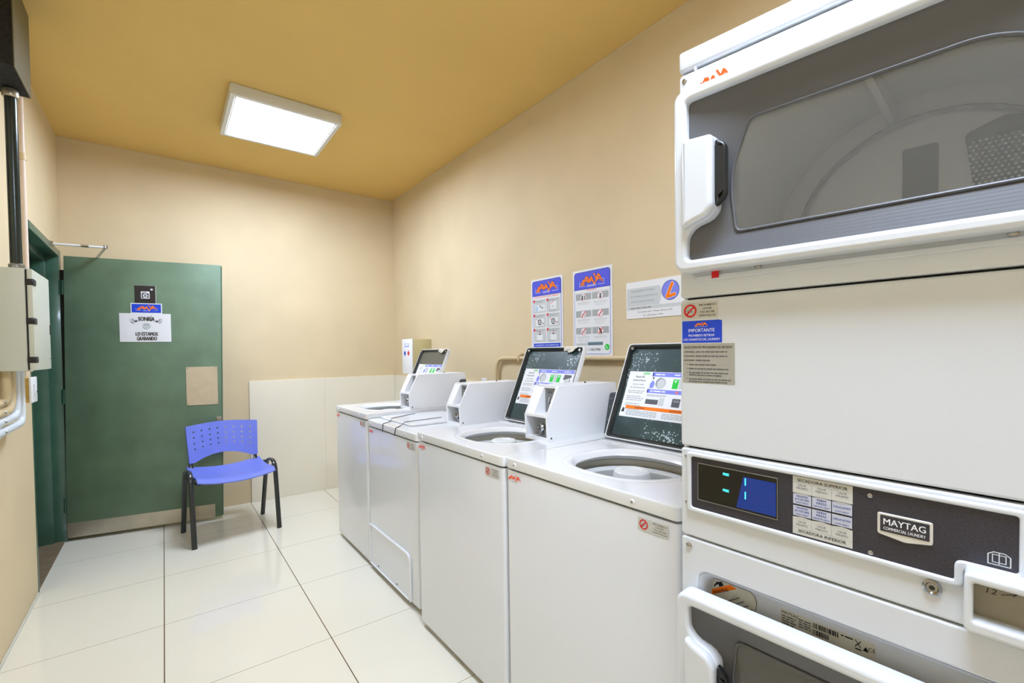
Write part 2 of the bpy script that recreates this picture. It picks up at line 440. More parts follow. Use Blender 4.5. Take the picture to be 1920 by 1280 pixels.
# tile wainscot (jointed slabs) on back and right walls
WH = 1.047
m = MB()
xs = [.577, 1.196, XR-.0178]
for a, b in zip(xs, xs[1:]): m.add(box(a+.0002, b-.0002, YB-.018, YB, 0, WH, .0012, 1), WAIN)
struct(m, 'trim_3', 'cream tile panel on the end wall beside the green door', 'wall tile')
m = MB(); y = YB-.018
while y > .7:
    y2 = max(y-.6, .5); m.add(box(XR-.018, XR, y2+.001, y-.001, 0, WH, .0012, 1), WAIN); y = y2
struct(m, 'trim_4', 'cream tile panels low on the wall behind the washers', 'wall tile')
m = MB(); m.add(box(XL, XL+.008, YF, DY0-.012, 0, .012, .002, 1), I_LABEL)
struct(m, 'baseboard_left', 'thin pale edging strip along the foot of the left wall', 'edging')
# bright edge beads along the ceiling corners
m = MB(); m.add(box(XR-.006, XR, YF, YB, HC-.006, HC, .0015, 1), PAINT); m.add(box(XL, XR, YB-.006, YB, HC-.006, HC, .0015, 1), PAINT)
struct(m, 'trim_5', 'thin tan filler bead where walls meet the ceiling', 'trim')

# ------------------------------------------------------------------ open green door
HX, HY = -.561, 4.361
DD = Vector((.335-HX, 4.190-HY, 0)); DW = DD.length; DA = math.atan2(DD.y, DD.x)
door = MB()
LEAN = lambda x, y, z: (x+.0165*z, y, z)
door.add(box(0, DW, 0, .042, .022, 1.965, .003), GREEN)
door.add(box(DW-.0005, DW+.006, .006, .036, .03, 1.96, .001, 1), GREENF)
door = door.build('door_1', None, LEAN); door.location = (HX, HY, 0); door.rotation_euler = (0, 0, DA)
tag(door, 'dark green metal door standing open against the end wall', 'door', kind='structure')
k = MB(); k.add(box(.006, DW-.045, -.003, .0005, .024, .126, .001, 1), STEEL); kp = k.build('kick_plate', door); kp['label'] = 'brushed steel kick plate'
k = MB(); k.add(plate([rrect(.705, .896, .905, 1.186, .004)], .003, .0006), BEIGEPLATE, front)
for a, b in ((.715, .906), (.895, .906), (.715, 1.176), (.895, 1.176)): k.add(lathe([(.004, 0), (.003, .0015)], 10, lambda x, y, z, a=a, b=b: (a+x, -.003-z, b+y)), SCREWM)
cp = k.build('lock_cover_plate', door); cp['label'] = 'beige square cover plate'
k = MB(); k.add(box(DW-.02, DW+.014, -.006, .0, .70, .80, .001, 1), STEEL); k.add(box(DW+.004, DW+.016, .01, .03, .98, 1.03, .003), BLACKPL); k.build('latch', door)
for z in (.25, 1.0, 1.75):
    k = MB(); k.add(tube([(-.008, .01, z-.05), (-.008, .01, z+.05)], .008, 10), GREENF); k.add(box(-.03, .002, .008, .012, z-.05, z+.05), GREENF); k.build('hinge', door, LEAN)
k = MB(); k.add(box(-.046, .004, .018, .022, .012, 1.87), GAPFILL); k.build('added_gap_strip', door, LEAN)  # added dark strip, darkens the gap between frame and leaf
# closer: frame shoe, two arms, elbow
k = MB()
c, s_ = math.cos(-DA), math.sin(-DA)
def to_door(x, y, z): dx, dy = x-HX, y-HY; return (dx*c-dy*s_, dx*s_+dy*c, z)
A, B, Cc = to_door(-.557, 4.13, 2.0), to_door(-.296, 4.155, 2.012), to_door(-.37, 4.40, 1.962)
k.add(tube([A, B], .0075, 10), LAMPF); mid = Vector(A).lerp(Vector(B), .55)
k.add(tube([mid-Vector((.035, 0, 0)), mid+Vector((.035, 0, 0))], .0085, 10), CHROME)
k.add(tube([B, Cc], 0, 8, flat=(.014, .004, (0, 0, 1))), LAMPF)
for p in (A, B): k.add(lathe([(.013, -.008), (.013, .012), (.009, .016)], 14, lambda x, y, z, p=p: (p[0]+x, p[1]+y, p[2]+z)), CHROME)
k.add(box(A[0]-.012, A[0]+.006, A[1]-.03, A[1]+.03, 1.985, 2.015, .003), CHROME)
k.build('closer_arm', door)
k = MB(); k.add(box(.10, .34, .042, .09, 1.89, 1.955, .006), SCREWM); k.build('closer_body', door)
DF = framed((HX, HY, 0), DD, (0, 0, 1))
def sheet(name, x0, z0, x1, z1, m, w0=.0008, t=.0016, curl=0.):
    mb = MB(); n = 8; g = []
    for j in range(2):
        for i in range(n+1):
            a = x0+(x1-x0)*i/n; g.append((a, (z0, z1)[j], w0+curl*abs(math.sin(i*1.9))*.5))
    v = [DF(*p) for p in g]+[DF(p[0], p[1], p[2]+t) for p in g]; N = n+1; f = []
    for i in range(n):
        f += [(i, i+1, N+i+1, N+i), (2*N+i, 2*N+N+i, 2*N+N+i+1, 2*N+i+1), (i, 2*N+i, 2*N+i+1, i+1), (N+i, N+i+1, 3*N+i+1, 3*N+i)]
    f += [(0, N, 3*N, 2*N), (n, 2*N+n, 3*N+n, N+n)]
    mb.add((v, f), m); return mb.build(name)
o = sheet('door_sign', .414, 1.648, .537, 1.786, I_BROWNBLK); tag(o, 'small dark square sign with a washing machine pictogram, topmost on green door', 'sign')
P = Print(); P.rect(.535, 1.65, .5372, 1.786, I_WHITE, 1); P.rect(.414, 1.784, .537, 1.786, I_GREY, 1)
P.rr(.450, 1.690, .500, 1.742, .003, I_WHITE, 1); P.rr(.455, 1.695, .495, 1.729, .002, I_BROWNBLK, 2); P.rect(.456, 1.733, .482, 1.737, I_BROWNBLK, 2)
P.disc(.475, 1.711, .0145, I_WHITE, 3); P.disc(.475, 1.711, .0085, I_BROWNBLK, 4); P.rect(.469, 1.709, .481, 1.712, I_WHITE, 5); P.disc(.513, 1.757, .0065, I_WHITE, 2, sx=1.2)
P.out('pictogram', o, lambda a, b, w: DF(a, b, w+.0026))
o = sheet('door_sign', .388, 1.582, .571, 1.656, I_WHITE, .0012); tag(o, 'small blue and orange logo plate on green door above the white paper', 'sign')
P = Print(); P.rect(.394, 1.588, .565, 1.650, I_DBLUE, 1); P.rect(.396, 1.590, .563, 1.648, I_BLUE2, 2); logo(P, .425, 1.607, .112, .034, I_ORANGE, 3, I_WHITE, I_SKY)
P.out('print', o, lambda a, b, w: DF(a, b, w+.003))
o = sheet('paper_notice', .322, 1.376, .622, 1.582, PAPER, .0006, .0012, .003); tag(o, 'white paper camera warning notice with smiling face taped on green door', 'notice')
P = Print(); cx = .478
P.text('SONRÍA', cx, 1.528, .030, I_BROWNBLK, 1, bold=.05, width=.094)
P.text('LO ESTAMOS', cx, 1.421, .026, I_BROWNBLK, 1, bold=.05, width=.128); P.text('GRABANDO', cx, 1.388, .026, I_BROWNBLK, 1, bold=.05, width=.116)
P.disc(cx, 1.492, .0235, I_GREY, 1); P.disc(cx, 1.492, .0215, I_LGREY, 2)
for s in (-1, 1):
    P.disc(cx+s*.0075, 1.499, .003, I_DGREY, 3, sx=1.5); P.disc(cx+s*.060, 1.526, .0075, I_DGREY, 2)
    P.poly([(cx+s*.066, 1.524), (cx+s*.084, 1.546), (cx+s*.096, 1.540), (cx+s*.088, 1.516), (cx+s*.076, 1.508)], I_LGREY, 1); P.stroke([(cx+s*.068, 1.522), (cx+s*.080, 1.543)], .004, I_DGREY, 2)
    P.stroke([(cx+s*.074, 1.510), (cx+s*.088, 1.520)], .003, I_MGREY, 2)
P.stroke([(cx-.008, 1.484), (cx-.003, 1.481), (cx+.003, 1.481), (cx+.008, 1.484)], .0014, I_MGREY, 3)
P.out('print', o, lambda a, b, w: DF(a, b, w+.0042))

# ------------------------------------------------------------------ ceiling lights
def ceiling_light(x0, x1, y0, y1, label, glow=LAMPM):
    t = empty('ceiling_light', ((x0+x1)/2, (y0+y1)/2, HC)); hx, hy = (x1-x0)/2, (y1-y0)/2
    f = MB(); zb = -.066
    outer = rrect(-hx, -hy, hx, hy, .004); i1 = rrect(-hx+.026, -hy+.026, hx-.026, hy-.026, .003)
    f.add(plate([outer, i1], .064, .0025), LAMPF, lambda a, b, w: (a, b, -.0015-w)); f.build('frame', t)
    f = MB(); f.add(plate([rrect(-hx+.022, -hy+.022, hx-.022, hy-.022, .003), rrect(-hx+.034, -hy+.034, hx-.034, hy-.034, .003)], .006), LAMPF, lambda a, b, w: (a, b, -.056-w)); f.build('inner_rim', t)
    f = MB(); f.add(box(-hx+.028, hx-.028, -hy+.028, hy-.028, -.056, -.050), glow); f.build('diffuser', t)
    f = MB(); f.add(box(-hx+.02, hx-.02, -hy+.02, hy-.02, -.012, -.001), LAMPF); f.build('mounting_plate', t)
    return tag(t, label, 'ceiling light', 'square ceiling lights')
ceiling_light(.337, .957, 3.052, 3.662, 'lit square white panel light on the ceiling above the chair')
ceiling_light(.10, .72, -.22, .39, 'unseen square panel light added on the ceiling to light the near end of the room', LAMPADD)  # second panel, added out of view to light the near end

# ------------------------------------------------------------------ left wall fittings
# electrical cabinet
t = empty('electrical_cabinet', (XL, 2.87, 1.217)); d0, wy, hz = .136, .17, .42
f = MB(); f.add(box(.001, d0-.014, -wy, wy, 0, hz, .004), CREAMPL); f.build('body', t)
f = MB(); f.add(box(d0-.0135, d0-.009, -wy+.004, wy-.004, .004, hz-.004), DARKGAP); f.build('gasket', t)
f = MB(); f.add(box(d0-.009, d0+.008, -wy, wy, .001, hz-.001, .004), CREAMPL); dr = f.build('door', t)
f = MB(); f.add(box(d0+.008, d0+.0115, wy-.016, wy-.009, .16, .205, .001, 1), BLACKPL); f.build('handle', dr)
f = MB(); f.add(lathe([(.004, 0), (.003, .002)], 12, lambda x, y, z: (d0+.008+z, wy-.03+x, .05+y)), SCREWM); f.build('lock', dr)
for z in (.045, .205, .365):
    f = MB(); f.add(box(d0-.014, d0+.012, -wy-.003, -wy+.045, z-.013, z+.013, .003), BLACKPL); f.build('hinge', t)
tag(t, 'cream steel electrical cabinet with three black hinges on the left wall', 'electrical cabinet')
# duct box under the ceiling
t = empty('metal_duct_box', (XL, 2.855, 2.45))
f = MB(); f.add(box(.001, .110, -.145, .145, .004, HC-2.45, .001, 1), DARKFOAM); f.build('lining', t)
f = MB(); f.add(box(.110, .114, -.147, .147, 0, HC-2.452, .0008, 1), OLIVE)
for yy in (-.135, .13): f.add(lathe([(.003, 0), (.002, .002)], 8, lambda x, y, z, yy=yy: (.114+z, yy+x, .03+y)), CHROME)
f.build('cover', t); f = MB(); f.add(box(.001, .112, .141, .147, 0, HC-2.452, .0008, 1), OLIVE); f.build('side_panel', t)
tag(t, 'dark duct box with olive sheet cover under the ceiling at left', 'duct box')
# vertical steel conduit
t = empty('steel_conduit', (-.508, 2.945, 1.637))
f = MB(); f.add(tube([(0, 0, .0), (0, 0, .813)], .0205, 18), PIPEDARK); f.build('pipe', t)
f = MB(); f.add(lathe([(.026, .775), (.028, .780), (.028, .800), (.024, .811)], 20), STEEL); f.build('collar', t)
f = MB(); f.add(lathe([(.026, .0), (.026, .045), (.022, .05)], 20), SCREWM); f.add(tube([(.02, .0, .03), (.036, .012, .03)], .004, 8), SCREWM); f.build('connector', t)
tag(t, 'thick dark steel conduit rising from the cream electrical cabinet', 'conduit')
t = MB(); t.add(tube([(XL+.017, 3.385, 1.20), (XL+.017, 3.385, HC-.001)], .0105, 14), PALEPIPE); t.add(lathe([(.0155, 0), (.0155, .035)], 14, lambda x, y, z: (XL+.017+x, 3.385+y, 2.28+z)), PIPEBEIGE)
o = t.build('wall_pipe'); tag(o, 'slim pale vertical pipe behind the thick dark conduit', 'pipe')
# bundle of bent pipes below the cabinet
runs = [(2.765, 1.094, PIPEBEIGE, 'beige painted bent pipe below the electrical cabinet, uppermost of the four'),
        (2.845, 1.055, PIPEBEIGE, 'beige painted bent pipe below the electrical cabinet, second from top'),
        (2.915, 1.018, PIPEWHITE, 'white plastic bent pipe below the electrical cabinet, just above the lowest'),
        (3.000, .978, PIPEWHITE, 'white plastic bent pipe below the electrical cabinet, lowest of the four')]
for yv, zh, mm, lb in runs:
    px_ = XL+.046; t = empty('bent_pipe', (px_, yv, zh))
    bl = .085 if mm is PIPEBEIGE else .05
    f = MB(); f.add(tube(bend([(0, 0, 1.217-zh), (0, -.0, 0), (0, -(yv-1.9), -.012)], bl, 10 if mm is PIPEBEIGE else 3), .0155, 14), mm); f.build('pipe', t)
    f = MB(); f.add(box(-.046, .004, -.008-(yv-2.66), .008-(yv-2.66), -.026, .018, .003), mm); f.add(lathe([(.006, 0), (.004, .004)], 10, lambda x, y, z: (.016+z, -(yv-2.66)+x, 0+y)), SCREWM); f.build('clip', t)
    tag(t, lb, 'pipe', 'bent pipes under the electrical cabinet')
# junction box
t = empty('junction_box', (XL, 3.287, 1.050))
f = MB(); f.add(box(.001, .036, -.064, .062, 0, .122, .003), YELLOWED); f.build('body', t)
f = MB(); f.add(box(.036, .046, -.067, .065, -.003, .125, .004), PLWHITE); f.add(box(.046, .051, -.02, .03, .04, .09, .002), PLWHITE); f.add(lathe([(.004, 0), (.003, .002)], 10, lambda x, y, z: (.051+z, .02+x, .05+y)), BLACKPL); f.build('cover', t)
tag(t, 'small yellowed junction box with white cover beside the doorway', 'junction box')

# ------------------------------------------------------------------ right wall fittings
def RW(y, z, x=XR): return framed((x, y, z), (0, -1, 0), (0, 0, 1))
def wall_sheet(name, ytop, z0, w, h, label, cat, group=None, rad=.004, m=PAPER):
    o = MB().add(plate([rrect(0, 0, w, h, rad)], .003, .0005), m, RW(ytop, z0, XR-.0005)).build(name)
    return tag(o, label, cat, group)
pw, ph = .292, .492
o = wall_sheet('poster', 2.286, 1.234, pw, ph, 'left washer instruction poster with six grey picture squares on tan wall', 'poster', 'blue-headed posters')
P = Print(); P.rr(.012, .010, pw-.012, ph-.012, .018, I_LBLUE, 1); P.rr(.016, .014, pw-.016, ph-.016, .015, I_WHITE, 2)
hb = .096
P.rr(.012, ph-.012-hb, pw-.012, ph-.012, .018, I_DBLUE, 3); P.rect(.012, ph-.012-hb, pw-.012, ph-.05, I_DBLUE, 3); P.rr(.015, ph-.013-hb+.003, pw-.015, ph-.015, .016, I_BLUE, 4); P.rect(.015, ph-.013-hb+.003, pw-.015, ph-.05, I_BLUE, 4)
logo(P, .056, ph-.080, .180, .052, I_ORANGE, 5, I_WHITE, I_WHITE, I_DBLUE)
P.text('LAVADORA DE CARGA SUPERIOR', pw/2, ph-.1205, .0085, I_ORED, 3, bold=.02, width=.225)
for r in range(3):
    for c_ in range(2):
        x0, y0 = .022+c_*.127, .094+(2-r)*.091; x1, y1 = x0+.119, y0+.085
        P.rect(x0, y0, x1, y1, I_LGREY, 3); P.disc(x0+.008, y1-.008, .0095, I_RED, 5); P.stroke([(x0+.008, y1-.012), (x0+.008, y1-.004)], .002, I_WHITE, 6)
        for q in range(2): P.dashes(x0+.022, x1-.012-.02*q, y1-.011-.007*q, .0028, I_MGREY, 4, r*7+c_)
        if (r, c_) == (0, 0): P.rect(x0+.016, y0+.014, x1-.008, y0+.05, I_WHITE, 4); P.rect(x0+.02, y0+.016, x0+.044, y0+.044, I_SKY, 5); P.disc(x0+.068, y0+.042, .006, I_DGREY, 5); P.disc(x0+.086, y0+.032, .008, I_GREY, 5, sx=1.6)
        elif (r, c_) == (0, 1): P.rr(x0+.034, y0+.018, x1-.03, y0+.066, .004, I_WHITE, 4); P.stroke([(x0+.042, y0+.052), (x0+.062, y0+.064)], .005, I_PINK, 5); P.disc(x0+.056, y0+.034, .008, I_LGREY, 5); P.dashes(x0+.02, x1-.03, y0+.006, .0028, I_MGREY, 4, 3)
        elif r == 1: P.rect(x0+.022, y0+.012, x1-.018, y0+.056, I_WHITE, 4); P.ring(x0+.060, y0+.034, .012, .018, I_BLACK, 5, 16); P.disc(x0+.060, y0+.034, .005, I_DGREY, 5); P.stroke([(x0+.028, y0+.054), (x0+.046, y0+.044)], .003, I_RED, 5); P.disc(x0+.092, y0+.026, .005, I_RED if c_ else I_DGREY, 5)
        else: P.rr(x0+.032, y0+.012, x1-.03, y0+.046, .003, I_WHITE, 4); P.rect(x0+.052, y0+.046, x0+.068, y0+.052, I_BLACK, 5); P.ring(x0+.060, y0+.062, .004, .006, I_RED, 5, 12); P.dashes(x0+.02, x0+.06, y0+.004, .0025, I_MGREY, 4, 9)
P.rect(.022, .044, pw-.022, .086, I_BLUE2, 3); P.text('LAUNDRY AUTOSERVICIO', pw/2, .070, .0085, I_WHITE, 4, bold=.02, width=.22)
P.out('print', o, RW(2.286, 1.234, XR-.0037))
o = wall_sheet('poster', 1.908, 1.234, pw, ph, 'right rules poster with red ring pictograms and green phone symbol', 'poster', 'blue-headed posters')
P = Print(); P.rr(.012, .016, pw-.012, ph-.014, .018, I_LBLUE, 1); P.rr(.015, .019, pw-.015, ph-.017, .016, I_WHITE, 2)
hb = .100
P.rr(.012, ph-.012-hb, pw-.012, ph-.012, .018, I_DBLUE, 3); P.rect(.012, ph-.012-hb, pw-.012, ph-.05, I_DBLUE, 3); P.rr(.015, ph-.013-hb+.003, pw-.015, ph-.015, .016, I_BLUE, 4); P.rect(.015, ph-.013-hb+.003, pw-.015, ph-.05, I_BLUE, 4)
logo(P, .066, ph-.086, .160, .054, I_ORANGE, 5, I_WHITE, I_WHITE, I_DBLUE)
P.text('REGLAMENTO', pw/2, ph-.1215, .007, I_ORED, 3, bold=.02, width=.072); P.rect(.02, ph-.129, pw-.02, ph-.1278, I_GREY, 3)
for r in range(3):
    for c_ in range(2):
        x0 = .024+c_*.126; y1 = ph-.134-r*.096; cx, cy = x0+.060, y1-.022
        P.rect(x0, y1-.036, x0+.118, y1, I_GREY, 3); P.disc(cx, cy, .0215, I_PINK, 4); P.disc(cx, cy, .0195, I_WHITE, 5)
        if r == 0:
            P.disc(cx-.008 if c_ == 0 else cx, cy+.007, .005, I_BLACK, 6); P.poly([(cx-.015+c_*.008, cy-.013), (cx-.001+c_*.008, cy-.013), (cx-.005+c_*.008, cy+.005), (cx-.011+c_*.008, cy+.005)], I_BLACK, 6)
            P.disc(cx+.009, cy+.006, .004, I_BROWNBLK, 6) if c_ == 0 else P.disc(cx+.010, cy+.007, .0025, I_BLACK, 6)
            if c_ == 0: P.poly([(cx+.004, cy-.010), (cx+.014, cy-.010), (cx+.009, cy+.006)], I_BROWNBLK, 6)
        else:
            if (r, c_) == (2, 1): P.stroke([(cx-.006, cy+.012), (cx+.006, cy-.012)], .009, I_BLACK, 6)
            elif c_ == 0: P.disc(cx-.009, cy+.002, .003, I_DGREY, 6); P.disc(cx+.009, cy-.004, .003, I_DGREY, 6)
            P.stroke([(cx-.012, cy-.014), (cx+.012, cy+.014)], .0052, I_RED, 7)
        for q in range(2+(r+c_) % 3): P.dashes(x0+.012+.004*q, x0+.108-.006*q, y1-.054-.0085*q, .0026, I_LGREY if q else I_GREY, 3, r+5*c_)
P.rect(.024, .066, .110, .078, I_LGREY, 3); P.rect(.114, .066, .226, .084, I_TEAL, 3); P.dashes(.120, .220, .071, .004, I_DGREY, 4, 2)
P.text('1165-7996', .168, .036, .013, I_DGREY, 4, bold=.02, width=.078)
P.disc(.255, .055, .0165, I_GREEN, 4); P.stroke([(.249, .061), (.251, .053), (.260, .048)], .0045, I_WHITE, 5)
P.out('print', o, RW(1.908, 1.234, XR-.0037))
o = wall_sheet('wall_sign', 1.524, 1.428, .330, .184, 'horizontal white token-shop sign with blue circle and orange letter beside dryer', 'sign')
P = Print(); P.poly([(.006, .062), (.196, .062), (.214, .112), (.200, .152), (.006, .152)], I_LGREY, 1)
P.text('ADQUIERA FICHAS', .030, .132, .0095, I_MGREY, 2, 'L', width=.140)
P.text('EN COMERCIOS IDENTIFICADOS', .030, .106, .0075, I_MGREY, 2, 'L', width=.160); P.text('CON LA SIGUIENTE IMAGEN', .030, .080, .0075, I_MGREY, 2, 'L', width=.138)
P.rect(.006, .044, .330, .060, I_LGREY, 1); P.dashes(.028, .150, .049, .0055, I_MGREY, 2, 4)
P.text('Corrientes 651 / Mateo Bravos 695', .168, .028, .0075, I_DGREY, 1, width=.20); P.text('Av. Libertador 1096', .160, .010, .0075, I_DGREY, 1, width=.115)
P.disc(.258, .122, .047, I_DBLUE, 1, 36); P.disc(.258, .122, .0445, I_LBLUE, 2, 36)
P.stroke([(.268, .152), (.240, .092), (.280, .100)], .019, I_WHITE, 3); P.stroke([(.268, .152), (.240, .092), (.280, .100)], .0155, I_ORANGE, 4)
P.out('print', o, RW(1.524, 1.428, XR-.0037))
# control box on the wall at the far end
t = empty('control_box', (XR, 3.79, 1.088)); f = MB(); f.add(box(-.176, -.001, -.10, .10, 0, .304, .004), OLIVEBOX); f.build('body', t)
f = MB(); f.add(box(-.190, -.176, -.101, .101, -.001, .305, .003), PLWHITE); fp = f.build('front_panel', t)
P = Print(); P.rect(.055, .235, .150, .265, I_LBLUE, 1); P.rect(.060, .243, .146, .262, I_WHITE, 2)
for q, mm in ((.062, I_BLUE2), (.137, I_RED)):
    f = MB(); f.add(plate([[(q-.022, .180), (q, .205), (q+.022, .180), (q, .155)]], .002, .0006), mm, framed((-.1903, .101, 0), (0, -1, 0), (0, 0, 1))); f.build('button', fp)
P.out('display_outline', fp, framed((-.1903, .101, 0), (0, -1, 0), (0, 0, 1)))
tag(t, 'beige wall control box with white front, blue and red diamond buttons', 'control box')
# bent conduit
t = empty('wall_conduit', (XR-.022, 2.66, WH))
f = MB(); f.add(tube(bend([(0, 0, -.02), (0, .0, .178), (0, -2.2, .186)], .13, 12), .0135, 14), PIPEBEIGE); f.build('pipe', t)
f = MB(); f.add(box(-.016, .022, -.278, -.266, .194, .199, .001, 1), PIPEBEIGE); f.add(box(-.018, -.013, -.278, -.266, .160, .199, .001, 1), PIPEBEIGE); f.add(box(.0, .021, -.282, -.262, .199, .212, .002, 1), BEIGEPLATE); f.build('clip', t)
tag(t, 'tan painted bent conduit on the wall behind the washers', 'conduit')
t = MB(); t.add(box(XR-.017, XR-.013, 2.80, 2.86, WH, WH+.03, .001, 1), PAPER); t.add(box(XR-.017, XR-.002, 2.80, 2.86, WH+.0002, WH+.002), PAPER)
o = t.build('paper_scrap'); tag(o, 'small folded white paper scrap on the tile ledge behind second washer from back', 'paper')

# ------------------------------------------------------------------ chair
def make_chair():
    ex = Vector((.516, .062, 0)).normalized(); ang = math.atan2(ex.y, ex.x)
    t = empty('plastic_chair', (.133, 3.644, 0), ang); Wd = .520
    tag(t, 'blue plastic chair with perforated back and black steel legs before green door', 'chair')
    for sx, nm in ((0, 'L'), (Wd, 'R')):
        path = bend([(sx, 0, .0), (sx, .075, .490), (sx, .262, .476), (sx, .405, .0)], .085, 8)
        n = len(path); h = n//2
        for part in (path[:h+1], path[h:]):
            f = MB(); f.add(tube(part, 0, 14, flat=(.016, .0085, (1, 0, 0))), BLACKMET); f.build('leg', t)
    f = MB()
    for yy, zz in ((.10, .396), (.30, .392)):
        f = MB(); f.add(tube(bend([(.0, yy+.02, .45), (.03, yy, zz), (Wd-.03, yy, zz), (Wd, yy+.02, .45)], .03, 5), .008, 10), BLACKMET); f.build('frame_rail', t)
    # seat shell
    nx, ny = 20, 16; v = []; fc = []
    for j in range(ny+1):
        for i in range(nx+1):
            u, w = i/nx, j/ny; x = .022+u*(Wd-.044); y = -.015+w*.40
            z = .462-.030*math.sin(PI*u)**.8-.018*math.sin(PI*min(w*1.1, 1))-(.03*(1-w/.16)**2 if w < .16 else 0)+(.010*((w-.8)/.2)**2 if w > .8 else 0)
            v.append((x, y, z))
    for j in range(ny):
        for i in range(nx): a = j*(nx+1)+i; fc.append((a, a+1, a+nx+2, a+nx+1))
    f = MB(); f.add(solid(v, fc, .010), BLUEPL); f.build('seat', t, smooth=50)
    # backrest with an 8 x 4 grid of square holes
    cols = [0, .035, .075]; hx0, hstep, hs = .085, .0495, .011
    us = [0, .012, .026]
    for k_ in range(8): us += [.040+k_*.0536, .040+k_*.0536+hs]
    us += [.444, .456, .468]
    us = sorted(us); vs = [0, .03, .06]
    for k_ in range(4): vs += [.085+k_*.041, .085+k_*.041+hs]
    vs += [.235, .25, .262]
    holes_u = {us.index(.040+k_*.0536) for k_ in range(8)}; holes_v = {vs.index(.085+k_*.041) for k_ in range(4)}
    v = []; fc = []; nu = len(us)
    for b in vs:
        for a in us:
            q = a/us[-1]; arch = .046*math.sin(PI*(q-.09)/.82)**.8 if .09 < q < .91 else 0.
            bot = arch*(1-b/.262); top = (.014*math.sin(PI*q))*(b/.262)
            x = Wd/2-.234+a+(.012*(q-.5)*2)*(1-b/.262)*-1
            y = .355+.055*math.sin(PI*q)+.16*b+.0
            v.append((x, y, .497+b+bot*(1-b/.262)+top))
    for j in range(len(vs)-1):
        for i in range(nu-1):
            if i in holes_u and j in holes_v: continue
            a = j*nu+i; fc.append((a, a+1, a+nu+1, a+nu))
    f = MB(); f.add(solid(v, fc, .009), BLUEPL); f.build('backrest', t, smooth=50)
    for x in (.052, Wd-.052):
        f = MB(); f.add(tube([(x, .30, .425), (x, .352, .440), (x, .375, .49), (x, .392, .58)], 0, 10, flat=(.013, .005, (1, 0, 0))), BLACKMET); f.build('back_support', t)
make_chair()

# ------------------------------------------------------------------ top-loading washers
LIDLEN, LIDW = .410, .430
def lid_label(P, x0, y0, x1, y1):
    w, h = x1-x0, y1-y0; X = lambda a: x0+a*w; Y = lambda b: y0+b*h
    P.rect(x0, y0, x1, y1, I_WHITE, 1); P.rr(X(.18), Y(.93), X(.27), Y(.985), .004, I_PGREEN, 2)
    P.text('Read All', X(.15), Y(.86), h*.045, I_BLACK, 2, bold=.02); P.text('Instructions', X(.15), Y(.785), h*.045, I_BLACK, 2, bold=.02)
    P.text('Lea en todas', X(.15), Y(.70), h*.038, I_DGREY, 2); P.text('las instrucciones', X(.15), Y(.63), h*.038, I_DGREY, 2)
    for i, b in enumerate((.56, .52, .44, .40, .36, .28, .24, .16)): P.dashes(X(.04), X(.26-.02*(i % 3)), Y(b), h*.018, I_GREY, 2, i)
    P.rect(X(.30), Y(.90), X(.98), Y(.99), I_LBLUE, 2); P.rect(X(.30), Y(.90), X(.315), Y(.99), I_DBLUE, 3)
    for a in (.34, .56, .80): P.dashes(X(a), X(a+.12), Y(.93), h*.025, I_WHITE, 3, int(a*9))
    P.disc(X(.42), Y(.76), h*.115, I_GREY, 2); P.disc(X(.425), Y(.75), h*.095, I_LGREY, 3); P.stroke([(X(.375), Y(.70)), (X(.37), Y(.80)), (X(.41), Y(.875))], h*.014, I_DGREY, 4)
    P.poly([(X(.30), Y(.64)), (X(.345), Y(.66)), (X(.35), Y(.76)), (X(.32), Y(.82)), (X(.295), Y(.74))], I_LBLUE, 3); P.rect(X(.315), Y(.84), X(.33), Y(.885), I_BLACK, 3)
    P.rect(X(.56), Y(.66), X(.625), Y(.86), I_GREEN, 2); P.rect(X(.63), Y(.66), X(.685), Y(.88), I_LGREY, 2); P.rect(X(.69), Y(.66), X(.755), Y(.86), I_GREEN, 2)
    for a in (.59, .72): P.stroke([(X(a-.012), Y(.84)), (X(a), Y(.79)), (X(a+.014), Y(.85))], h*.014, I_WHITE, 3)
    P.poly([(X(.81), Y(.75)), (X(.82), Y(.87)), (X(.95), Y(.86)), (X(.95), Y(.80)), (X(.83), Y(.73))], I_DGREY, 2); P.stroke([(X(.93), Y(.82)), (X(.93), Y(.70))], h*.014, I_BLACK, 3); P.rr(X(.84), Y(.66), X(.95), Y(.74), .004, I_LGREY, 2)
    P.rect(X(.28), Y(.545), X(.98), Y(.625), I_LBLUE, 2); P.rect(X(.28), Y(.545), X(.295), Y(.625), I_DBLUE, 3); P.dashes(X(.32), X(.50), Y(.572), h*.028, I_WHITE, 3, 8); P.disc(X(.63), Y(.585), h*.03, I_PINK, 3); P.dashes(X(.68), X(.84), Y(.572), h*.028, I_WHITE, 3, 5)
    P.rect(X(.29), Y(.31), X(.44), Y(.41), I_DGREY, 2); P.rr(X(.45), Y(.29), X(.51), Y(.45), .003, I_LGREY, 2); P.rr(X(.60), Y(.29), X(.69), Y(.46), .003, I_DGREY, 2); P.rect(X(.615), Y(.39), X(.68), Y(.43), I_MGREY, 3)
    for b in (.50, .475): P.dashes(X(.29), X(.52), Y(b), h*.014, I_GREY, 2, int(b*99))
    P.rect(X(.06), Y(.175), X(.98), Y(.245), I_ORANGE, 2); P.text('WARNING', X(.24), Y(.193), h*.034, I_BLACK, 3, bold=.02); P.text('ADVERTENCIA', X(.68), Y(.193), h*.034, I_BLACK, 3, bold=.02)
    P.poly([(X(.015), Y(.10)), (X(.055), Y(.10)), (X(.045), Y(.19)), (X(.03), Y(.19))], I_BLACK, 2)
    for b in (.13, .10, .07, .04): P.dashes(X(.08), X(.46), Y(b), h*.016, I_GREY, 2, int(b*77)); P.dashes(X(.52), X(.96), Y(b), h*.016, I_GREY, 2, int(b*55))

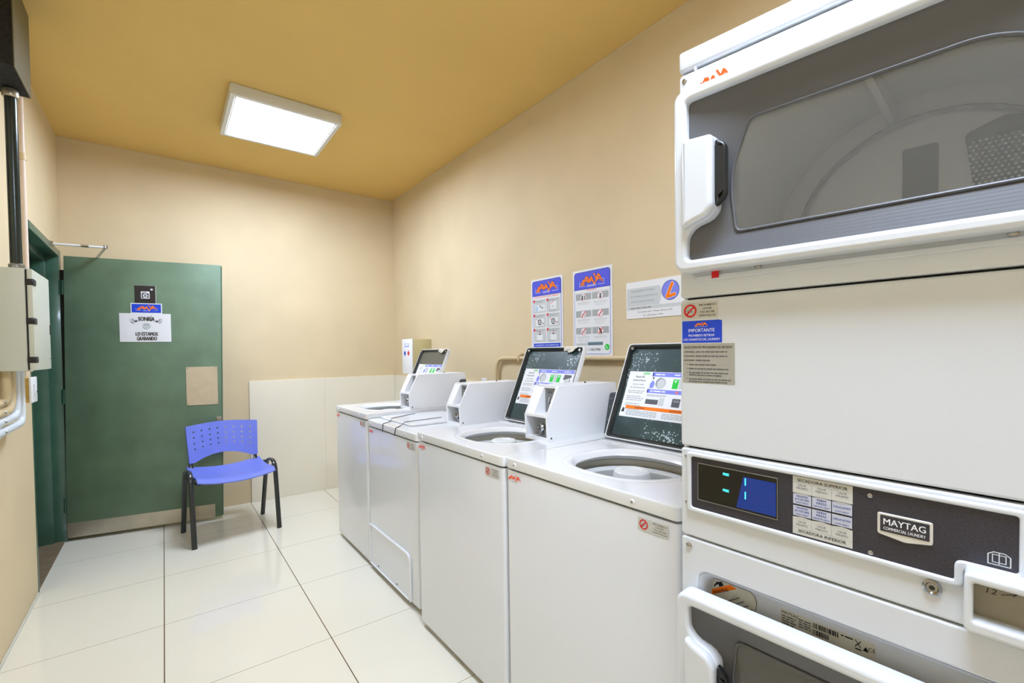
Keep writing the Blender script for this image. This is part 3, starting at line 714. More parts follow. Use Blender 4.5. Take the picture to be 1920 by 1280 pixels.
def superell(cx, cy, a, b, n=48, e=2.35):
    out = []
    for i in range(n):
        t = 2*PI*i/n; c, s = math.cos(t), math.sin(t)
        out.append((cx+a*math.copysign(abs(c)**(2/e), c), cy+b*math.copysign(abs(s)**(2/e), s)))
    return out

def washer(xf, yfar, Wd, H, label, lid_open=True, lining=None, panel=False, chip=True, c0=.445):
    t = empty('washing_machine', (xf, yfar, 0), -PI/2)
    tag(t, label, 'washing machine', 'white top-loading washers in a row')
    Dp = .70; zt = H-.036
    cab = MB()
    # wrap-around cabinet with rounded front edges, open bottom gap
    out = fillet([(.002, Dp), (.002, .004), (Wd-.002, .004), (Wd-.002, Dp)], [.001, .016, .016, .001], 6)
    cab.add(plate([out]+([superell(.335, .255, .235, .223)] if lid_open else []), zt-.006-.028, .001), ENAMEL, lambda a, b, w: (a, b, w+.028)); cab.build('cabinet', t)
    f = MB(); f.add(plate([rrect(.012, .018, Wd-.012, Dp-.02, .01), rrect(.035, .03, Wd-.035, Dp-.04, .01)], .008, 0, zt-.007), DARKGAP); f.build('seam_gasket', t)
    for a, b in ((.05, .07), (Wd-.05, .07), (.05, Dp-.06), (Wd-.05, Dp-.06)):
        f = MB(); f.add(lathe([(.02, 0), (.02, .008), (.008, .010), (.008, .03)], 14, lambda x, y, z, a=a, b=b: (a+x, b+y, z)), BLACKPL); f.build('foot', t)
    # porcelain top with tub opening
    cx, cy, ra, rb = .335, .255, .172, .160
    top = MB(); o1 = fillet([(0, Dp), (0, 0), (Wd, 0), (Wd, Dp)], [.002, .018, .018, .002], 6); hole = superell(cx, cy, ra+.035, rb+.035)
    if lid_open: top.add(plate([o1, hole], .036, .005, zt, 3), TOPWHITE)
    else: top.add(plate([o1], .036, .005, zt, 3), TOPWHITE)
    if lid_open:
        lp = [[(x, y, z) for x, y in superell(cx, cy, ra+d, rb+d)] for d, z in ((.042, H+.0003), (.036, H+.003), (.022, H+.003), (.014, H-.002), (.006, H-.010), (.002, H-.016), (.006, H-.022), (.03, H-.024))]
        top.add(loft(lp), TOPWHITE)
    # shallow moulded ridge toward the coin meter
    top.add(box(.02, .43, .455, .470, H-.001, H+.006, .003), TOPWHITE)
    top.build('top_panel', t)
    for a in (.055, Wd-.13):
        f = MB(); f.add(lathe([(.0075, 0), (.007, .002), (.005, .003)], 14, lambda x, y, z, a=a: (a+x, -z, zt+.017+y)), PLWHITE); f.add(lathe([(.0038, .003), (.003, .0045)], 10, lambda x, y, z, a=a: (a+x, -z, zt+.017+y)), SCREWM); f.build('screw', t)
    if lid_open:
        f = MB(); lp = [[(x, y, z) for x, y in superell(cx, cy, ra+d, rb+d, e=2.0+.35)] for d, z in ((.03, H-.024), (.045, H-.04), (.045, H-.30), (.0, H-.34), (-.1, H-.345))]
        f.add(loft(lp, True, False, True), TUBM); f.build('tub', t)
        f = MB(); lp = [[(x, y, z) for x, y in superell(cx, cy, ra+.042+d, rb+.042+d, 48, 2.3)] for d, z in ((0., H-.062), (-.022, H-.058), (-.028, H-.070), (-.02, H-.105), (0, H-.11))]
        f.add(loft(lp), AGIT); f.build('tub_ring', t)
        f = MB(); f.add(lathe([(.17, H-.30), (.16, H-.16), (.125, H-.085), (.078, H-.062), (.060, H-.055), (.055, H-.026), (.050, H-.021), (.032, H-.020), (.028, H-.024), (.001, H-.024)], 36, lambda x, y, z: (cx+x, cy+y, z)), AGIT); f.build('agitator', t)
    # lid
    if lid_open:
        th = math.radians(23.5); hy = .505
        def LF(a, b, w): return (.010+a, hy+b*math.sin(th)-w*math.cos(th), H+.006+b*math.cos(th)+w*math.sin(th))
        f = MB(); f.add(plate([rrect(0, 0, LIDW, LIDLEN, .016)], .009, .003, -.016), TOPWHITE, LF)
        ro_ = rrect(0, 0, LIDW, LIDLEN, .016, 6)
        f.add(plate([ro_, rrect(.0045, .0045, LIDW-.0045, LIDLEN-.0045, .013)], .024, .0015, -.012), TOPWHITE, LF); lid = f.build('lid', t)
        f = MB(); f.add(plate([rrect(.006, .006, LIDW-.006, LIDLEN-.006, .012)], .003, 0, -.007), lining or LIDLINE, LF)
        steps = ((.0046, .0112), (.0075, .0115), (.012, .009), (.017, -.0035), (.021, -.0038))
        f.add(loft([[(x, y, w) for x, y in rrect(d, d, LIDW-d, LIDLEN-d, .013, 6)] for d, w in steps]), BLACKMET, LF); f.build('lid_lining', lid)
        P = Print(); lid_label(P, .032, .098, LIDW-.022, .292); P.out('instruction_label', lid, lambda a, b, w: LF(a, b, w-.0037))
        for a in (.022, LIDW-.025):
            f = MB(); f.add(lathe([(.008, 0), (.008, .006), (.005, .010)], 12), CHROME, lambda x, y, z, a=a: LF(a+x, LIDLEN-.020+y, z+.004)); f.build('bumper', lid)
        if chip:
            f = MB(); f.add(plate([[(LIDW-.135, LIDLEN-.003), (LIDW-.130, LIDLEN-.026), (LIDW-.105, LIDLEN-.023), (LIDW-.092, LIDLEN-.034), (LIDW-.066, LIDLEN-.028), (LIDW-.054, LIDLEN-.013), (LIDW-.034, LIDLEN-.003)]], .0016, 0, .0118), RUST, LF); f.build('chipped_edge', lid)
        for a in (.004, LIDW-.012):
            f = MB(); f.add(tube([LF(a, .01, .004), LF(a, .06, .008), LF(a+.004, .07, .002)], .003, 8), CHROME); f.build('hinge', lid)
    else:
        f = MB(); f.add(plate([rrect(.012, .075, .012+LIDW, .075+LIDLEN, .02)], .012, .004, H+.0005), TOPWHITE); lid = f.build('lid', t)
    # rear console, interrupted by the coin meter
    f = MB(); c1 = c0+.146
    for a0, a1 in ((.004, c0-.002), (c1+.002, Wd-.004)):
        prof = [(.615, H), (.655, H+.168), (.664, H+.175), (Dp, H+.175), (Dp, H)]
        f.add(loft([[(a, y, z) for y, z in prof] for a in (a0, a1)], True, True, True), CONSOLE)
        for zz in (.06, .115, .15): f.add(lathe([(.004, 0), (.003, .002)], 8, lambda x, y, z, zz=zz, a0=a0: (a0+.012+x, .615+.04*zz/.168-z, H+zz+y)), CHROME)
    f.add(loft([[(a, .652+q*.012, H+.170+q*.006) for q in (0, 1)]+[(a, Dp, H+.178), (a, Dp, H+.172)] for a in (.004, c0-.002)], True, True, True), TOPWHITE)
    f.build('console', t)
    # coin meter: sloping-front white case
    cz = .220; mt = MB()
    side = [(.290, H-.002), (.286, H+.100), (.342, H+.212), (.350, H+cz), (Dp, H+cz), (Dp, H-.002)]
    face = [(.0, 0), (1, 0)]
    wt = .012
    for a0, a1 in ((c0, c0+wt), (c1-wt, c1)):
        mt.add(loft([[(a, y, z) for y, z in side] for a in (a0, a1)], True, True, True), PLWHITE)
    mt.add(box(c0+wt, c1-wt, .348, Dp, H+cz-.010, H+cz), PLWHITE)                     # top
    mt.add(box(c0+wt, c1-wt, .40, Dp, H-.002, H+cz-.012), PLWHITE)                    # core
    mt.add(loft([[(a, y, z) for y, z in ((.284, H+.096), (.284, H+.106), (.41, H+.112), (.41, H+.096))] for a in (c0+wt, c1-wt)], True, True, True), PLWHITE)  # shelf
    mt.add(loft([[(a, y, z) for y, z in ((.289, H+.106), (.343, H+.209), (.350, H+cz-.004), (.41, H+cz-.004), (.41, H+.106))] for a in (c0+wt-.002, c0+.058)], True, True, True), PLWHITE)
    mt.add(box(c0+wt, c1-wt, .288, .41, H-.001, H+.012), PLWHITE)
    meter = mt.build('coin_meter', t)
    f = MB(); f.add(plate([rrect(c0+.059, H+.110, c1-wt, H+cz-.011, .003)], .004, .001), SLOTGREY, lambda a, b, w: (a, .356-w, b)); slotp = f.build('token_slot_plate', meter)
    P = Print(); q = c0+.090; P.rr(q-.014, H+.188, q+.014, H+.198, .002, I_DGREY, 1); P.disc(q, H+.158, .020, I_BLACK, 1, 28, .8); P.disc(q, H+.158, .018, I_GREY, 2, 28, .8); P.stroke([(q+.004, H+.170), (q-.004, H+.147), (q+.008, H+.149)], .0052, I_BLACK, 3); P.stroke([(q+.002, H+.134), (q, H+.124), (q-.012, H+.117)], .003, I_BLACK, 1)
    P.out('token_slot_print', meter, lambda a, b, w: (a, .3515-w, b))
    f = MB(); f.add(box(c0+.060, c1-wt-.002, .312, .398, H+.014, H+.095, .002), SLOTGREY); f.add(lathe([(.016, 0), (.016, .012), (.012, .018), (.006, .019)], 18, lambda x, y, z: (c0+.090+x, .312-z, H+.052+y)), CHROME); f.add(lathe([(.005, .0191), (.001, .0195)], 10, lambda x, y, z: (c0+.090+x, .312-z, H+.052+y)), BLACKPL); f.add(lathe([(.009, 0), (.008, .008)], 14, lambda x, y, z: (c0+.090+x, .312-z, H+.027+y)), CHROME); f.build('coin_lock', meter)
    f = MB(); f.add(lathe([(.004, 0), (.003, .002)], 10, lambda x, y, z: (c1+z, .305+x, H+.014+y)), BLACKPL); f.build('screw', meter); f = MB(); f.add(lathe([(.004, 0), (.003, .006)], 10, lambda x, y, z: (c0+.07+x, .58+y, H+cz+z)), BLACKPL); f.build('screw', meter)
    # stickers
    P = Print()
    logo(P, .016, zt-.036, .066, .018, I_ORED, 2, None, None, None, .046); P.text('Laundry', .050, zt-.043, .0045, I_MGREY, 2, slant=.35)
    P.out('logo_sticker', t, lambda a, b, w: (a, .003-w, b))
    P = Print(); no_shoes(P, Wd-.116, zt-.047, .088, .031, I_STICK, 1); P.out('prohibition_sticker', t, lambda a, b, w: (a, .003-w, b))
    if panel:
        f = MB(); po = fillet([(.012, .030), (.580, .030), (.580, .268), (.012, .268)], [.004, .004, .05, .02], 6)
        pi_ = fillet([(.028, .036), (.562, .036), (.562, .252), (.028, .252)], [.004, .004, .04, .014], 6)
        f.add(plate([po, pi_], .012, .004, -.004, 3), TOPWHITE, front); f.add(plate([pi_], .003, .0008, -.003), ENAMEL, front)
        for a in (.14, .40): f.add(lathe([(.006, 0), (.004, .002)], 10, lambda x, y, z, a=a: (a+x, -.0005-z, .050+y)), BLACKPL)
        f.build('access_panel', t)
    return t
washer(.925, 1.266, .668, .910, 'white top-loading washer with open speckled lid, nearest one beside the dryers', c0=.502)
washer(.925, 1.957, .680, .906, 'white top-loading washer with open lid, second from the dryers')
washer(.955, 2.688, .665, .880, 'white top-loading washer with closed lid, black straps and low access panel', lid_open=False, panel=True)
washer(.950, 3.300, .606, .911, 'white top-loading washer with open plain-grey lid, farthest by the corner', lining=LIDGREY)
# straps holding the closed lid
Hs = .880
def strap(pts, label):
    f = MB(); f.add(tube(bend(pts, .012, 4), 0, 8, flat=(.0035, .0012, (0, 1, 0))), RUBBER); tag(f.build('elastic_strap'), label, 'strap', 'black straps on the third washer')
strap([(.9525, 2.446, .838), (.9525, 2.440, Hs+.002), (1.02, 2.50, Hs+.002), (1.040, 2.53, Hs+.0145), (1.24, 2.64, Hs+.0145)], 'thin black strap over closed washer lid, the shorter one farther from the camera')
strap([(.9525, 2.285, .838), (.9525, 2.262, Hs+.002), (1.0, 2.31, Hs+.002), (1.042, 2.345, Hs+.0145), (1.28, 2.375, Hs+.0145)], 'black strap over closed washer lid, the curved one nearer the camera')

# ------------------------------------------------------------------ stacked dryers
def dryer():
    th = .097
    t = empty('stacked_dryer', (.8079, .5169, 0), -(PI/2-th))
    tag(t, 'tall white stacked double dryer at right with two smoked-glass doors', 'dryer')
    WZ = [(0, -.04), (.5, -.04), (.9, -.034), (1.075, -.02), (1.37, 0.), (1.42, -.008), (1.75, -.0173), (1.85, -.03), (3, -.03)]
    zk, zw = [a for a, _ in WZ], [b for _, b in WZ]
    def post(x, y, z): return (x, y, z+float(np.interp(z, zk, zw))*x)
    Wd, Dp = .620, .70
    def B(mb, name, par=t): return mb.build(name, par, post)
    f = MB()
    f.add(box(0, .010, .022, Dp, .03, 1.795), DRYWHITE); f.add(box(Wd-.010, Wd, .022, Dp, .03, 1.795), DRYWHITE); f.add(box(0, Wd, Dp-.01, Dp, .03, 1.795), DRYWHITE)
    f.add(box(.01, Wd-.01, .022, Dp-.01, .03, .04), DRYWHITE); f.add(box(.01, Wd-.01, .022, Dp-.01, .99, 1.0), DRYWHITE); f.add(box(.01, Wd-.01, .022, Dp-.01, 1.79, 1.795), DRYWHITE)
    B(f, 'cabinet')
    f = MB(); f.add(box(-.001, Wd+.001, -.001, Dp, 1.803, 1.842, .006, 3), DRYWHITE); f.add(box(.006, Wd-.006, .012, Dp-.01, 1.792, 1.804), DARKGAP); f.add(box(.03, .034, .0, .012, 1.796, 1.804), DRYWHITE); B(f, 'top_cap')
    for a in (.03, Wd-.06): f = MB(); f.add(lathe([(.02, .01), (.02, .02), (.01, .022), (.01, .045)], 14, lambda x, y, z, a=a: (a+x, .06+y, z)), BLACKPL); B(f, 'foot')
    # upper front panel with opening
    f = MB(); f.add(plate([rrect(0, 1.369, Wd, 1.797, .007), rrect(.075, 1.462, Wd-.075, 1.695, .05)], .022, .004, -.022, 3), DRYWHITE, front)
    f.add(plate([rrect(.028, 1.398, Wd-.028, 1.408, .005)], .004, .0018, -.0005), DRYWHITE, front); B(f, 'upper_front_panel')
    P = Print(); P.text('WARNING: CLEAN LINT SCREEN BEFORE EACH USE', .168, 1.4145, .0095, I_BLACK, 1, 'L', bold=.01, width=.30)
    P.out('warning_text', t, front, post)
    P = Print(); P.rect(.064, 1.401, .077, 1.416, I_RED, 16); P.out('red_sticker', t, front, post)
    P = Print(); logo(P, .036, 1.754, .060, .024, I_ORED, 2, None, None, None, .06); P.out('logo_sticker', t, front, post)
    def screw(a, b, r=.006, w0=0.):
        f = MB(); f.add(lathe([(r, 0), (r*.95, r*.3), (r*.6, r*.55), (r*.1, r*.6)], 14, lambda x, y, z: (a+x, -w0-z, b+y)), CHROME); B(f, 'screw')
    # lint panel, control housing, lower panel
    f = MB(); f.add(plate([rrect(0, 1.0825, Wd, 1.3655, .006)], .022, .004, -.022, 3), DRYWHITE, front); f.add(box(.01, Wd-.01, .012, .02, 1.06, 1.38), DARKGAP); B(f, 'lint_panel')
    f = MB(); f.add(plate([rrect(0, .9075, Wd, 1.0785, .006)], .022, .004, -.022, 3), DRYWHITE, front)
    ro = fillet([(.0135, .958), (.3985, .958), (.3985, .985), (.4545, .985), (.4545, 1.0725), (.0135, 1.0725)], [.008, .01, .008, .006, .006, .008], 4)
    ri = fillet([(.0225, .9665), (.389, .9665), (.389, .994), (.4475, .994), (.4475, 1.0645), (.0225, 1.0645)], [.005, .003, .010, .004, .004, .005], 4)
    f.add(plate([ro, ri], .007, .003, -.001, 3), DRYWHITE, front); f.add(box(.01, Wd-.01, .012, .02, .88, 1.09), DARKGAP); B(f, 'control_housing')
    f = MB(); f.add(plate([ri], .002, 0, .0002), PANELBLK, front); cpan = B(f, 'control_panel')
    f = MB(); f.add(plate([rrect(.035, .9835, .174, 1.0545, .001), rrect(.0365, .985, .1725, 1.053, .001)], .0022, .0004, .002), SCREWM, front); f.add(plate([rrect(.0365, .985, .1725, 1.053, .001)], .0008, 0, .002), SCREEN, front); B(f, 'display', cpan)
    P = Print(); P.poly([(.106, .988), (.171, .988), (.171, 1.045), (.118, 1.045)], BLUEPATCH, 1)
    for b in (1.0405, 1.011): P.text('FREE', .088, b, .0046, CYAN, 2, bold=.05, width=.0105)
    for b in (1.030, 1.006): P.rect(.1205, b, .1225, b+.013, CYAN, 2)
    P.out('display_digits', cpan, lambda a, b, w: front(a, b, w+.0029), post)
    P = Print(); x0, x1, y0, y1 = .196, .277, .9695, 1.0635; w = x1-x0
    P.rect(x0, 1.0365, x1, y1, I_STICK, 1); P.rect(x0, y0, x1, .997, I_STICK, 1); P.text('SECADORA SUPERIOR', (x0+x1)/2, 1.0555, .0048, I_BLACK, 2, bold=.02, width=w*.84); P.text('SECADORA INFERIOR', (x0+x1)/2, .9735, .0048, I_BLACK, 2, bold=.02, width=w*.80)
    for b in (1.0532, .9805): P.rect(x0, b, x1, b+.0003, I_MGREY, 2)
    cells = (('MÁXIMO', ('WHITES', '& COLORS', 'HIGH HEAT')), ('MEDIO', ('PERM', 'PRESS', 'MEDIUM HEAT')), ('MÍNIMO', ('DELICATES', '', 'LOW HEAT')))
    for i, (h, en) in enumerate(cells):
        a = x0+i*w/3; c_ = a+w/6
        for b in (1.0485, .9935-.0045): P.text('CALOR', c_, b, .0030, I_DGREY, 2, width=.012); P.text(h, c_, b-.005, .0030, I_DGREY, 2, width=.016)
        if i: P.rect(a-.0001, 1.0365, a+.0002, 1.0532, I_MGREY, 2); P.rect(a-.0001, .9805, a+.0002, .997, I_MGREY, 2)
        for b, up in ((1.0185, 1), (.9995, 0)):
            P.rect(a+.0006, b, a+w/3-.0006, b+.0165, I_LAV, 2)
            if en[1]: P.text(en[0], c_, b+.0118, .0029, I_DBLUE, 3, bold=.03, width=.0165 if i == 0 else .012); P.text(en[1], c_, b+.0070, .0029, I_DBLUE, 3, bold=.03, width=.020 if i == 0 else .0135)
            else: P.text(en[0], c_, b+.0085, .0029, I_DBLUE, 3, bold=.03, width=.022)
            P.text(en[2], c_, b+.0022, .0022, I_DBLUE, 3, bold=.02, width=.018 if i != 1 else .0225)
        P.poly([(a, 1.0362), (a+w/6, 1.0345), (a+w/3, 1.0362)], I_STICK, 3); P.poly([(a, .9972), (a+w/6, .9990), (a+w/3, .9972)], I_STICK, 3)
    P.out('program_stickers', cpan, lambda a, b, w: front(a, b, w+.0022), post)
    f = MB(); bo = fillet([(.307, 1.0345), (.368, 1.0345), (.368, 1.004), (.3385, .9985), (.307, 1.004)], .003, 3); bi = fillet([(.3105, 1.0315), (.3645, 1.0315), (.3645, 1.0085), (.3105, 1.0085)], .001, 2)
    f.add(plate([bo], .003, .0012, .002), BADGE, front); f.add(plate([bi], .0006, 0, .0051), PANELBLK, front); bdg = B(f, 'logo_badge', cpan)
    P = Print(); P.text('MAYTAG', .3375, 1.0188, .0088, I_WHITE, 1, bold=.025, width=.046); P.text('COMMERCIAL LAUNDRY', .3375, 1.0115, .0042, I_WHITE, 1, bold=.02, width=.046)
    P.out('badge_lettering', cpan, lambda a, b, w: front(a, b, w+.0058), post)
    P = Print()
    P.stroke([(.4205, .999), (.4205, 1.011), (.4255, 1.0145), (.4355, 1.0145), (.4405, 1.011), (.4405, .999)], .0012, I_LGREY, 1, True); P.stroke([(.4305, 1.0005), (.4305, 1.0135)], .001, I_LGREY, 1)
    P.stroke([(.4245, 1.002), (.4245, 1.0115), (.4365, 1.0115), (.4365, 1.002)], .001, I_LGREY, 1, True)
    P.out('manual_symbol', cpan, lambda a, b, w: front(a, b, w+.0022), post)
    for a, b in ((.298, 1.055), (.299, .9715)): screw(a, b, .0035, .002)
    for a, b, r in ((.011, 1.062, .0035), (.012, .972, .0035), (.016, .888, .006), (.011, 1.784, .005), (.142, 1.412, .0055), (.440, 1.413, .0055)): screw(a, b, r)
    f = MB(); f.add(lathe([(.0105, 0), (.0105, .003), (.0085, .0045), (.0075, .0045), (.006, .003), (.0055, .003), (.002, .0035)], 24, lambda x, y, z: (.367+x, -z, .9465+y)), CHROME); f.add(lathe([(.0032, .0036), (.001, .0042)], 12, lambda x, y, z: (.367+x, -z, .9465+y)), BLACKPL); B(f, 'lock')
    # coin box projecting from the housing
    f = MB(); f.add(plate([rrect(.400, .9195, .606, .9925, .006), rrect(.4085, .9345, .5975, .9815, .003)], .046, .004, -.004, 3), DRYWHITE, front); f.add(plate([rrect(.405, .93, .602, .985, .002)], .004, 0, .012), WARMGREY, front); cbx = B(f, 'coin_box')
    P = Print(); P.text('12', .424, .966, .0065, I_BROWNBLK, 1, slant=.2, width=.009); P.stroke([(.433, .968), (.446, .973)], .0009, I_BROWNBLK, 1); P.stroke([(.442, .9742), (.446, .973), (.443, .970)], .0009, I_BROWNBLK, 1)
    P.out('marker_note', t, lambda a, b, w: front(a, b, w+.0162), post)
    # lower front with recess behind the lower door
    f = MB(); f.add(plate([rrect(0, .06, Wd, .9045, .006), rrect(.034, .13, Wd-.034, .846, .02)], .022, .004, -.022, 3), DRYWHITE, front)
    lp = [[(x, -w, y) for x, y in rrect(.034+d, .13+d, Wd-.034-d, .846-d, .02)] for d, w in ((0, -.002), (.006, -.008), (.014, -.030))]
    f.add(loft(lp), DRYWHITE)
    f.add(plate([rrect(.036, .13, Wd-.036, .842, .01), rrect(.075, .53, Wd-.075, .765, .05)], .004, 0, -.034), DRYWHITE, front); B(f, 'lower_front_panel')
    P = Print(); WS = I_LABEL
    P.poly([(.040, .770), (.040, .818), (.048, .828), (.118, .828), (.126, .822), (.129, .812), (.128, .800), (.118, .770)], I_BLACK, 1); P.poly([(.0408, .770), (.0408, .8176), (.0484, .8272), (.1176, .8272), (.1252, .8214), (.1282, .8118), (.1272, .8004), (.1172, .770)], WS, 2)
    P.poly([(.042, .790), (.070, .8085), (.094, .8225), (.082, .8265), (.060, .812), (.041, .800)], I_ORANGE, 3); P.text('WARNING', .066, .8045, .0062, I_BLACK, 4, bold=.02, rot=.55, width=.032)
    P.stroke([(.052, .812), (.058, .822), (.055, .816), (.064, .824)], .0022, I_BLACK, 3); P.poly([(.058, .822), (.066, .826), (.070, .820), (.062, .814)], I_BLACK, 3)
    for i in range(4): P.stroke([(.078+.010*i, .793-.003*i), (.098+.008*i, .808-.004*i)], .0016, I_DGREY, 3)
    P.out('warning_sticker', t, lambda a, b, w: front(a, b, w-.0298), post)
    P = Print(); P.rect(.168, .770, .300, .8195, WS, 1); P.text('MAYTAG', .170, .8125, .0045, I_BLACK, 2, 'L', bold=.02)
    for i in range(4): P.dashes(.170, .192-.003*(i % 2), .8075-.0042*i, .002, I_DGREY, 2, i); P.dashes(.196, .214, .8115-.004*i, .002, I_DGREY, 2, 9+i)
    rnd = random.Random(3); a = .217
    while a < .252: wq = .0004+rnd.random()*.0016; P.rect(a, .808, a+wq, .8165, I_BLACK, 2); a += wq+.0004+rnd.random()*.0012
    a = .217
    while a < .238: wq = .0004+rnd.random()*.0016; P.rect(a, .797, a+wq, .8055, I_BLACK, 2); a += wq+.0004+rnd.random()*.0012
    P.dashes(.256, .272, .8135, .0022, I_BLACK, 2, 5); P.stroke([(.275, .806), (.282, .816)], .0012, I_BLACK, 2); P.stroke([(.282, .806), (.275, .816)], .0012, I_BLACK, 2); P.rect(.275, .8015, .283, .8035, I_BLACK, 2)
    P.poly([(.2845, .8035), (.2925, .8035), (.2885, .811)], I_BLACK, 2); P.text('CE', .296, .806, .006, I_BLACK, 2, width=.009)
    P.out('rating_label', t, lambda a, b, w: front(a, b, w-.0298), post)
    # notices stuck on the lint panel
    P = Print(); no_shoes(P, .003, 1.328, .070, .0312, I_STICK, 1); P.out('prohibition_sticker', t, front, post)
    P = Print(); P.rect(.004, 1.2825, .0805, 1.3235, I_BLUE2, 1); P.rect(.004, 1.3225, .076, 1.3245, I_BLUE2, 1); logo(P, .030, 1.3145, .023, .0062, I_ORANGE, 2, None, None, None, .06); P.rect(.028, 1.3125, .055, 1.3129, I_WHITE, 2)
    P.text('IMPORTANTE', .0420, 1.3030, .0062, I_WHITE, 2, bold=.01, width=.050); P.text('PROHIBIDO RETIRAR', .0420, 1.2944, .0043, I_WHITE, 2, bold=.01, width=.050); P.text('LOS CANASTOS DEL LAUNDRY', .0420, 1.2868, .0043, I_WHITE, 2, bold=.01, width=.070); P.out('blue_notice', t, front, post)
    P = Print(); P.rect(.005, 1.2060, .1030, 1.2810, I_SILVER, 1); P.text('SELECCIÓN DE PROGRAMA DE SECADO', .0535, 1.2720, .0040, I_BLACK, 2, bold=.03, width=.091)
    for i, (h, e) in enumerate((('CALOR MÁXIMO:', .092), ('CALOR MEDIO:', .090), ('CALOR MÍNIMO:', .058))): P.text(h, .008, 1.2640-.0080*i, .0024, I_BLACK, 2, 'L', bold=.05, width=.021); P.dashes(.031, e, 1.2643-.0080*i, .0019, I_DGREY, 2, i)
    yb = 1.2400
    for n_, ends in ((0, (.072,)), (1, (.092,)), (2, (.091, .080)), (3, (.096, .090))):
        P.stroke([(.0125, yb+.0012), (.0133, yb+.0004), (.0150, yb+.0026)], .0005, I_BLACK, 2)
        for e in ends: P.dashes(.0175, e, yb, .0018, I_DGREY, 2, n_); yb -= .0046
        yb -= .0030
    P.out('silver_notice', t, front, post)
    # doors
    def ddoor(z0, z1, up, nm):
        h = z1-z0
        Z = (lambda q: z0+q) if up else (lambda q: z1-q)          # the lower door is the upper one turned over
        f = MB(); outer = rrect(.009, z0, Wd-.009, z1, .020, 6)
        nb = [(.033, .021), (Wd-.033, .021), (Wd-.033, h-.021), (.033, h-.021), (.033, .243), (.045, .239), (.086, .233), (.086, .106), (.074, .090), (.047, .081), (.034, .064)]
        rad = [.010, .012, .012, .010, .006, .006, .010, .016, .02, .02, .016]
        hole = fillet([(a, Z(q)) for a, q in nb], rad, 5)
        f.add(plate([outer, hole], .041, .007, .001, 4), DRYWHITE, front); dr = B(f, nm)
        f = MB(); grip = fillet([(a, Z(q)) for a, q in ((.030, .236), (.0855, .232), (.0855, .106), (.074, .091), (.050, .084), (.030, .075))], [.006, .008, .014, .016, .014, .01], 5)
        f.add(plate([grip], .022, .008, .034, 4), DRYWHITE, front); B(f, 'handle', dr)
        # smoked bezel: stepped loops from the opening to the inner window
        n = 5; A = fillet([(.026, Z(.014)), (Wd-.026, Z(.014)), (Wd-.026, Z(h-.07)), (Wd-.026, Z(h-.014)), (.026, Z(h-.014)), (.026, Z(.165))], [.02, .02, .01, .02, .02, .01], n)
        inner = fillet([(.110, Z(.064)), (Wd-.150, Z(.064)), (Wd-.158, Z(.235)), (Wd-.205, Z(.255)), (.132, Z(.255)), (.099, Z(.165))], [.012, .012, .03, .03, .016, .06], n)
        N = 9; lp = []
        for i in range(N+1):
            q = i/N; base = .030-.020*q
            lp.append([(a[0]*(1-q)+b[0]*q, -base, a[1]*(1-q)+b[1]*q) for a, b in zip(A, inner)])
            if i < N: q2 = q+.55/N; lp.append([(a[0]*(1-q2)+b[0]*q2, -(base-.0022), a[1]*(1-q2)+b[1]*q2) for a, b in zip(A, inner)])
        f = MB(); f.add(loft(lp), BEZEL)
        rimv = [Vector((a, -.0115, b)) for a, b in inner]; f.add(tube(rimv+[rimv[0]], .0026, 8, caps=False), BEZEL); B(f, 'window_bezel', dr)
        f = MB(); f.add(([(a, -.009, b) for a, b in inner], [tuple(range(len(inner)))]), PANE); B(f, 'window_pane', dr)
        f = MB(); pk = fillet([(a, Z(q)) for a, q in ((.084, .228), (.104, .214), (.104, .124), (.084, .106))], .009, 4); pk2 = fillet([(a, Z(q)) for a, q in ((.086, .212), (.097, .206), (.097, .136), (.086, .128))], .004, 4)
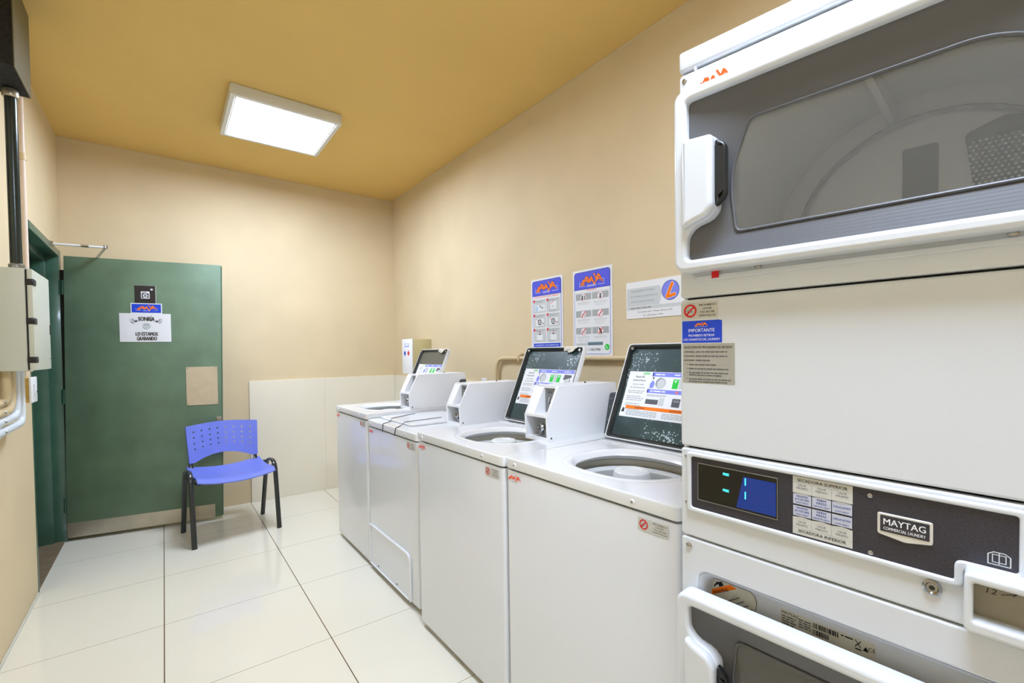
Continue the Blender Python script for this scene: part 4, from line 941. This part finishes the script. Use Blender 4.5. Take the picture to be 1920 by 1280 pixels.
        f.add(plate([pk, pk2], .014, .004, .026, 3), BLACKPL, front); f.add(plate([pk2], .004, 0, .024), DRUMD, front); B(f, 'handle_recess', dr)
    ddoor(1.413, 1.745, True, 'upper_door'); ddoor(.483, .813, False, 'lower_door')
    # drums
    for zc, rr_ in ((1.505, .282), (.66, .282)):
        cxs = .328; f = MB()
        f.add(lathe([(rr_, .026), (rr_, .400), (.001, .400)], 56, lambda x, y, z: (cxs+x, z, zc+y), False, False), DRUMM)
        f.add(lathe([(.228, .378), (.232, .372), (.228, .366), (.222, .370)], 56, lambda x, y, z: (cxs+x, z, zc+y), False, False), SHADERING); f.add(lathe([(.226, .399), (.222, .376), (.214, .372), (0.001, .372)], 56, lambda x, y, z: (cxs+x, z, zc+y), False, False), DRUMM); dm = B(f, 'drum')
        f = MB()
        for ang in (104, 224, 344):
            a = math.radians(ang); R_ = Vector((math.cos(a), math.sin(a))); T_ = Vector((-R_.y, R_.x)); lp = []
            for y in (.07, .395): lp.append([(cxs+p.x, y, zc+p.y) for p in (R_*rr_+T_*.014, R_*(rr_-.045)+T_*.005, R_*(rr_-.045)-T_*.005, R_*rr_-T_*.014)])
            f.add(loft(lp, True, True, True), DRUMM)
        B(f, 'baffle', dm)
        f = MB(); dz = zc-1.505
        f.add(plate([rrect(.288, 1.56+dz, .342, 1.672+dz, .006)], .003, .001), DRUMD, lambda a, b, w: (a, .371-w, b))
        f.add(plate([fillet([(.378, 1.672+dz), (.428, 1.692+dz), (.490, 1.675+dz), (.490, 1.56+dz), (.392, 1.56+dz)], .008, 3)], .004, .001), DRUMD, lambda a, b, w: (a, .371-w, b))
        for i in range(12):
            for j in range(12):
                a = .386+i*.0082+(.0041 if j % 2 else 0); b = 1.568+dz+j*.0078
                if a < .484 and b < 1.676+dz+min(0, (a-.42)*.4)-max(0, (a-.44)*.3): f.add(lathe([(.0026, 0), (.0022, .001)], 6, lambda x, y, z, a=a, b=b: (a+x, .3665-z, b+y), False, True), DRUMM)
        B(f, 'air_vent', dm)
dryer()
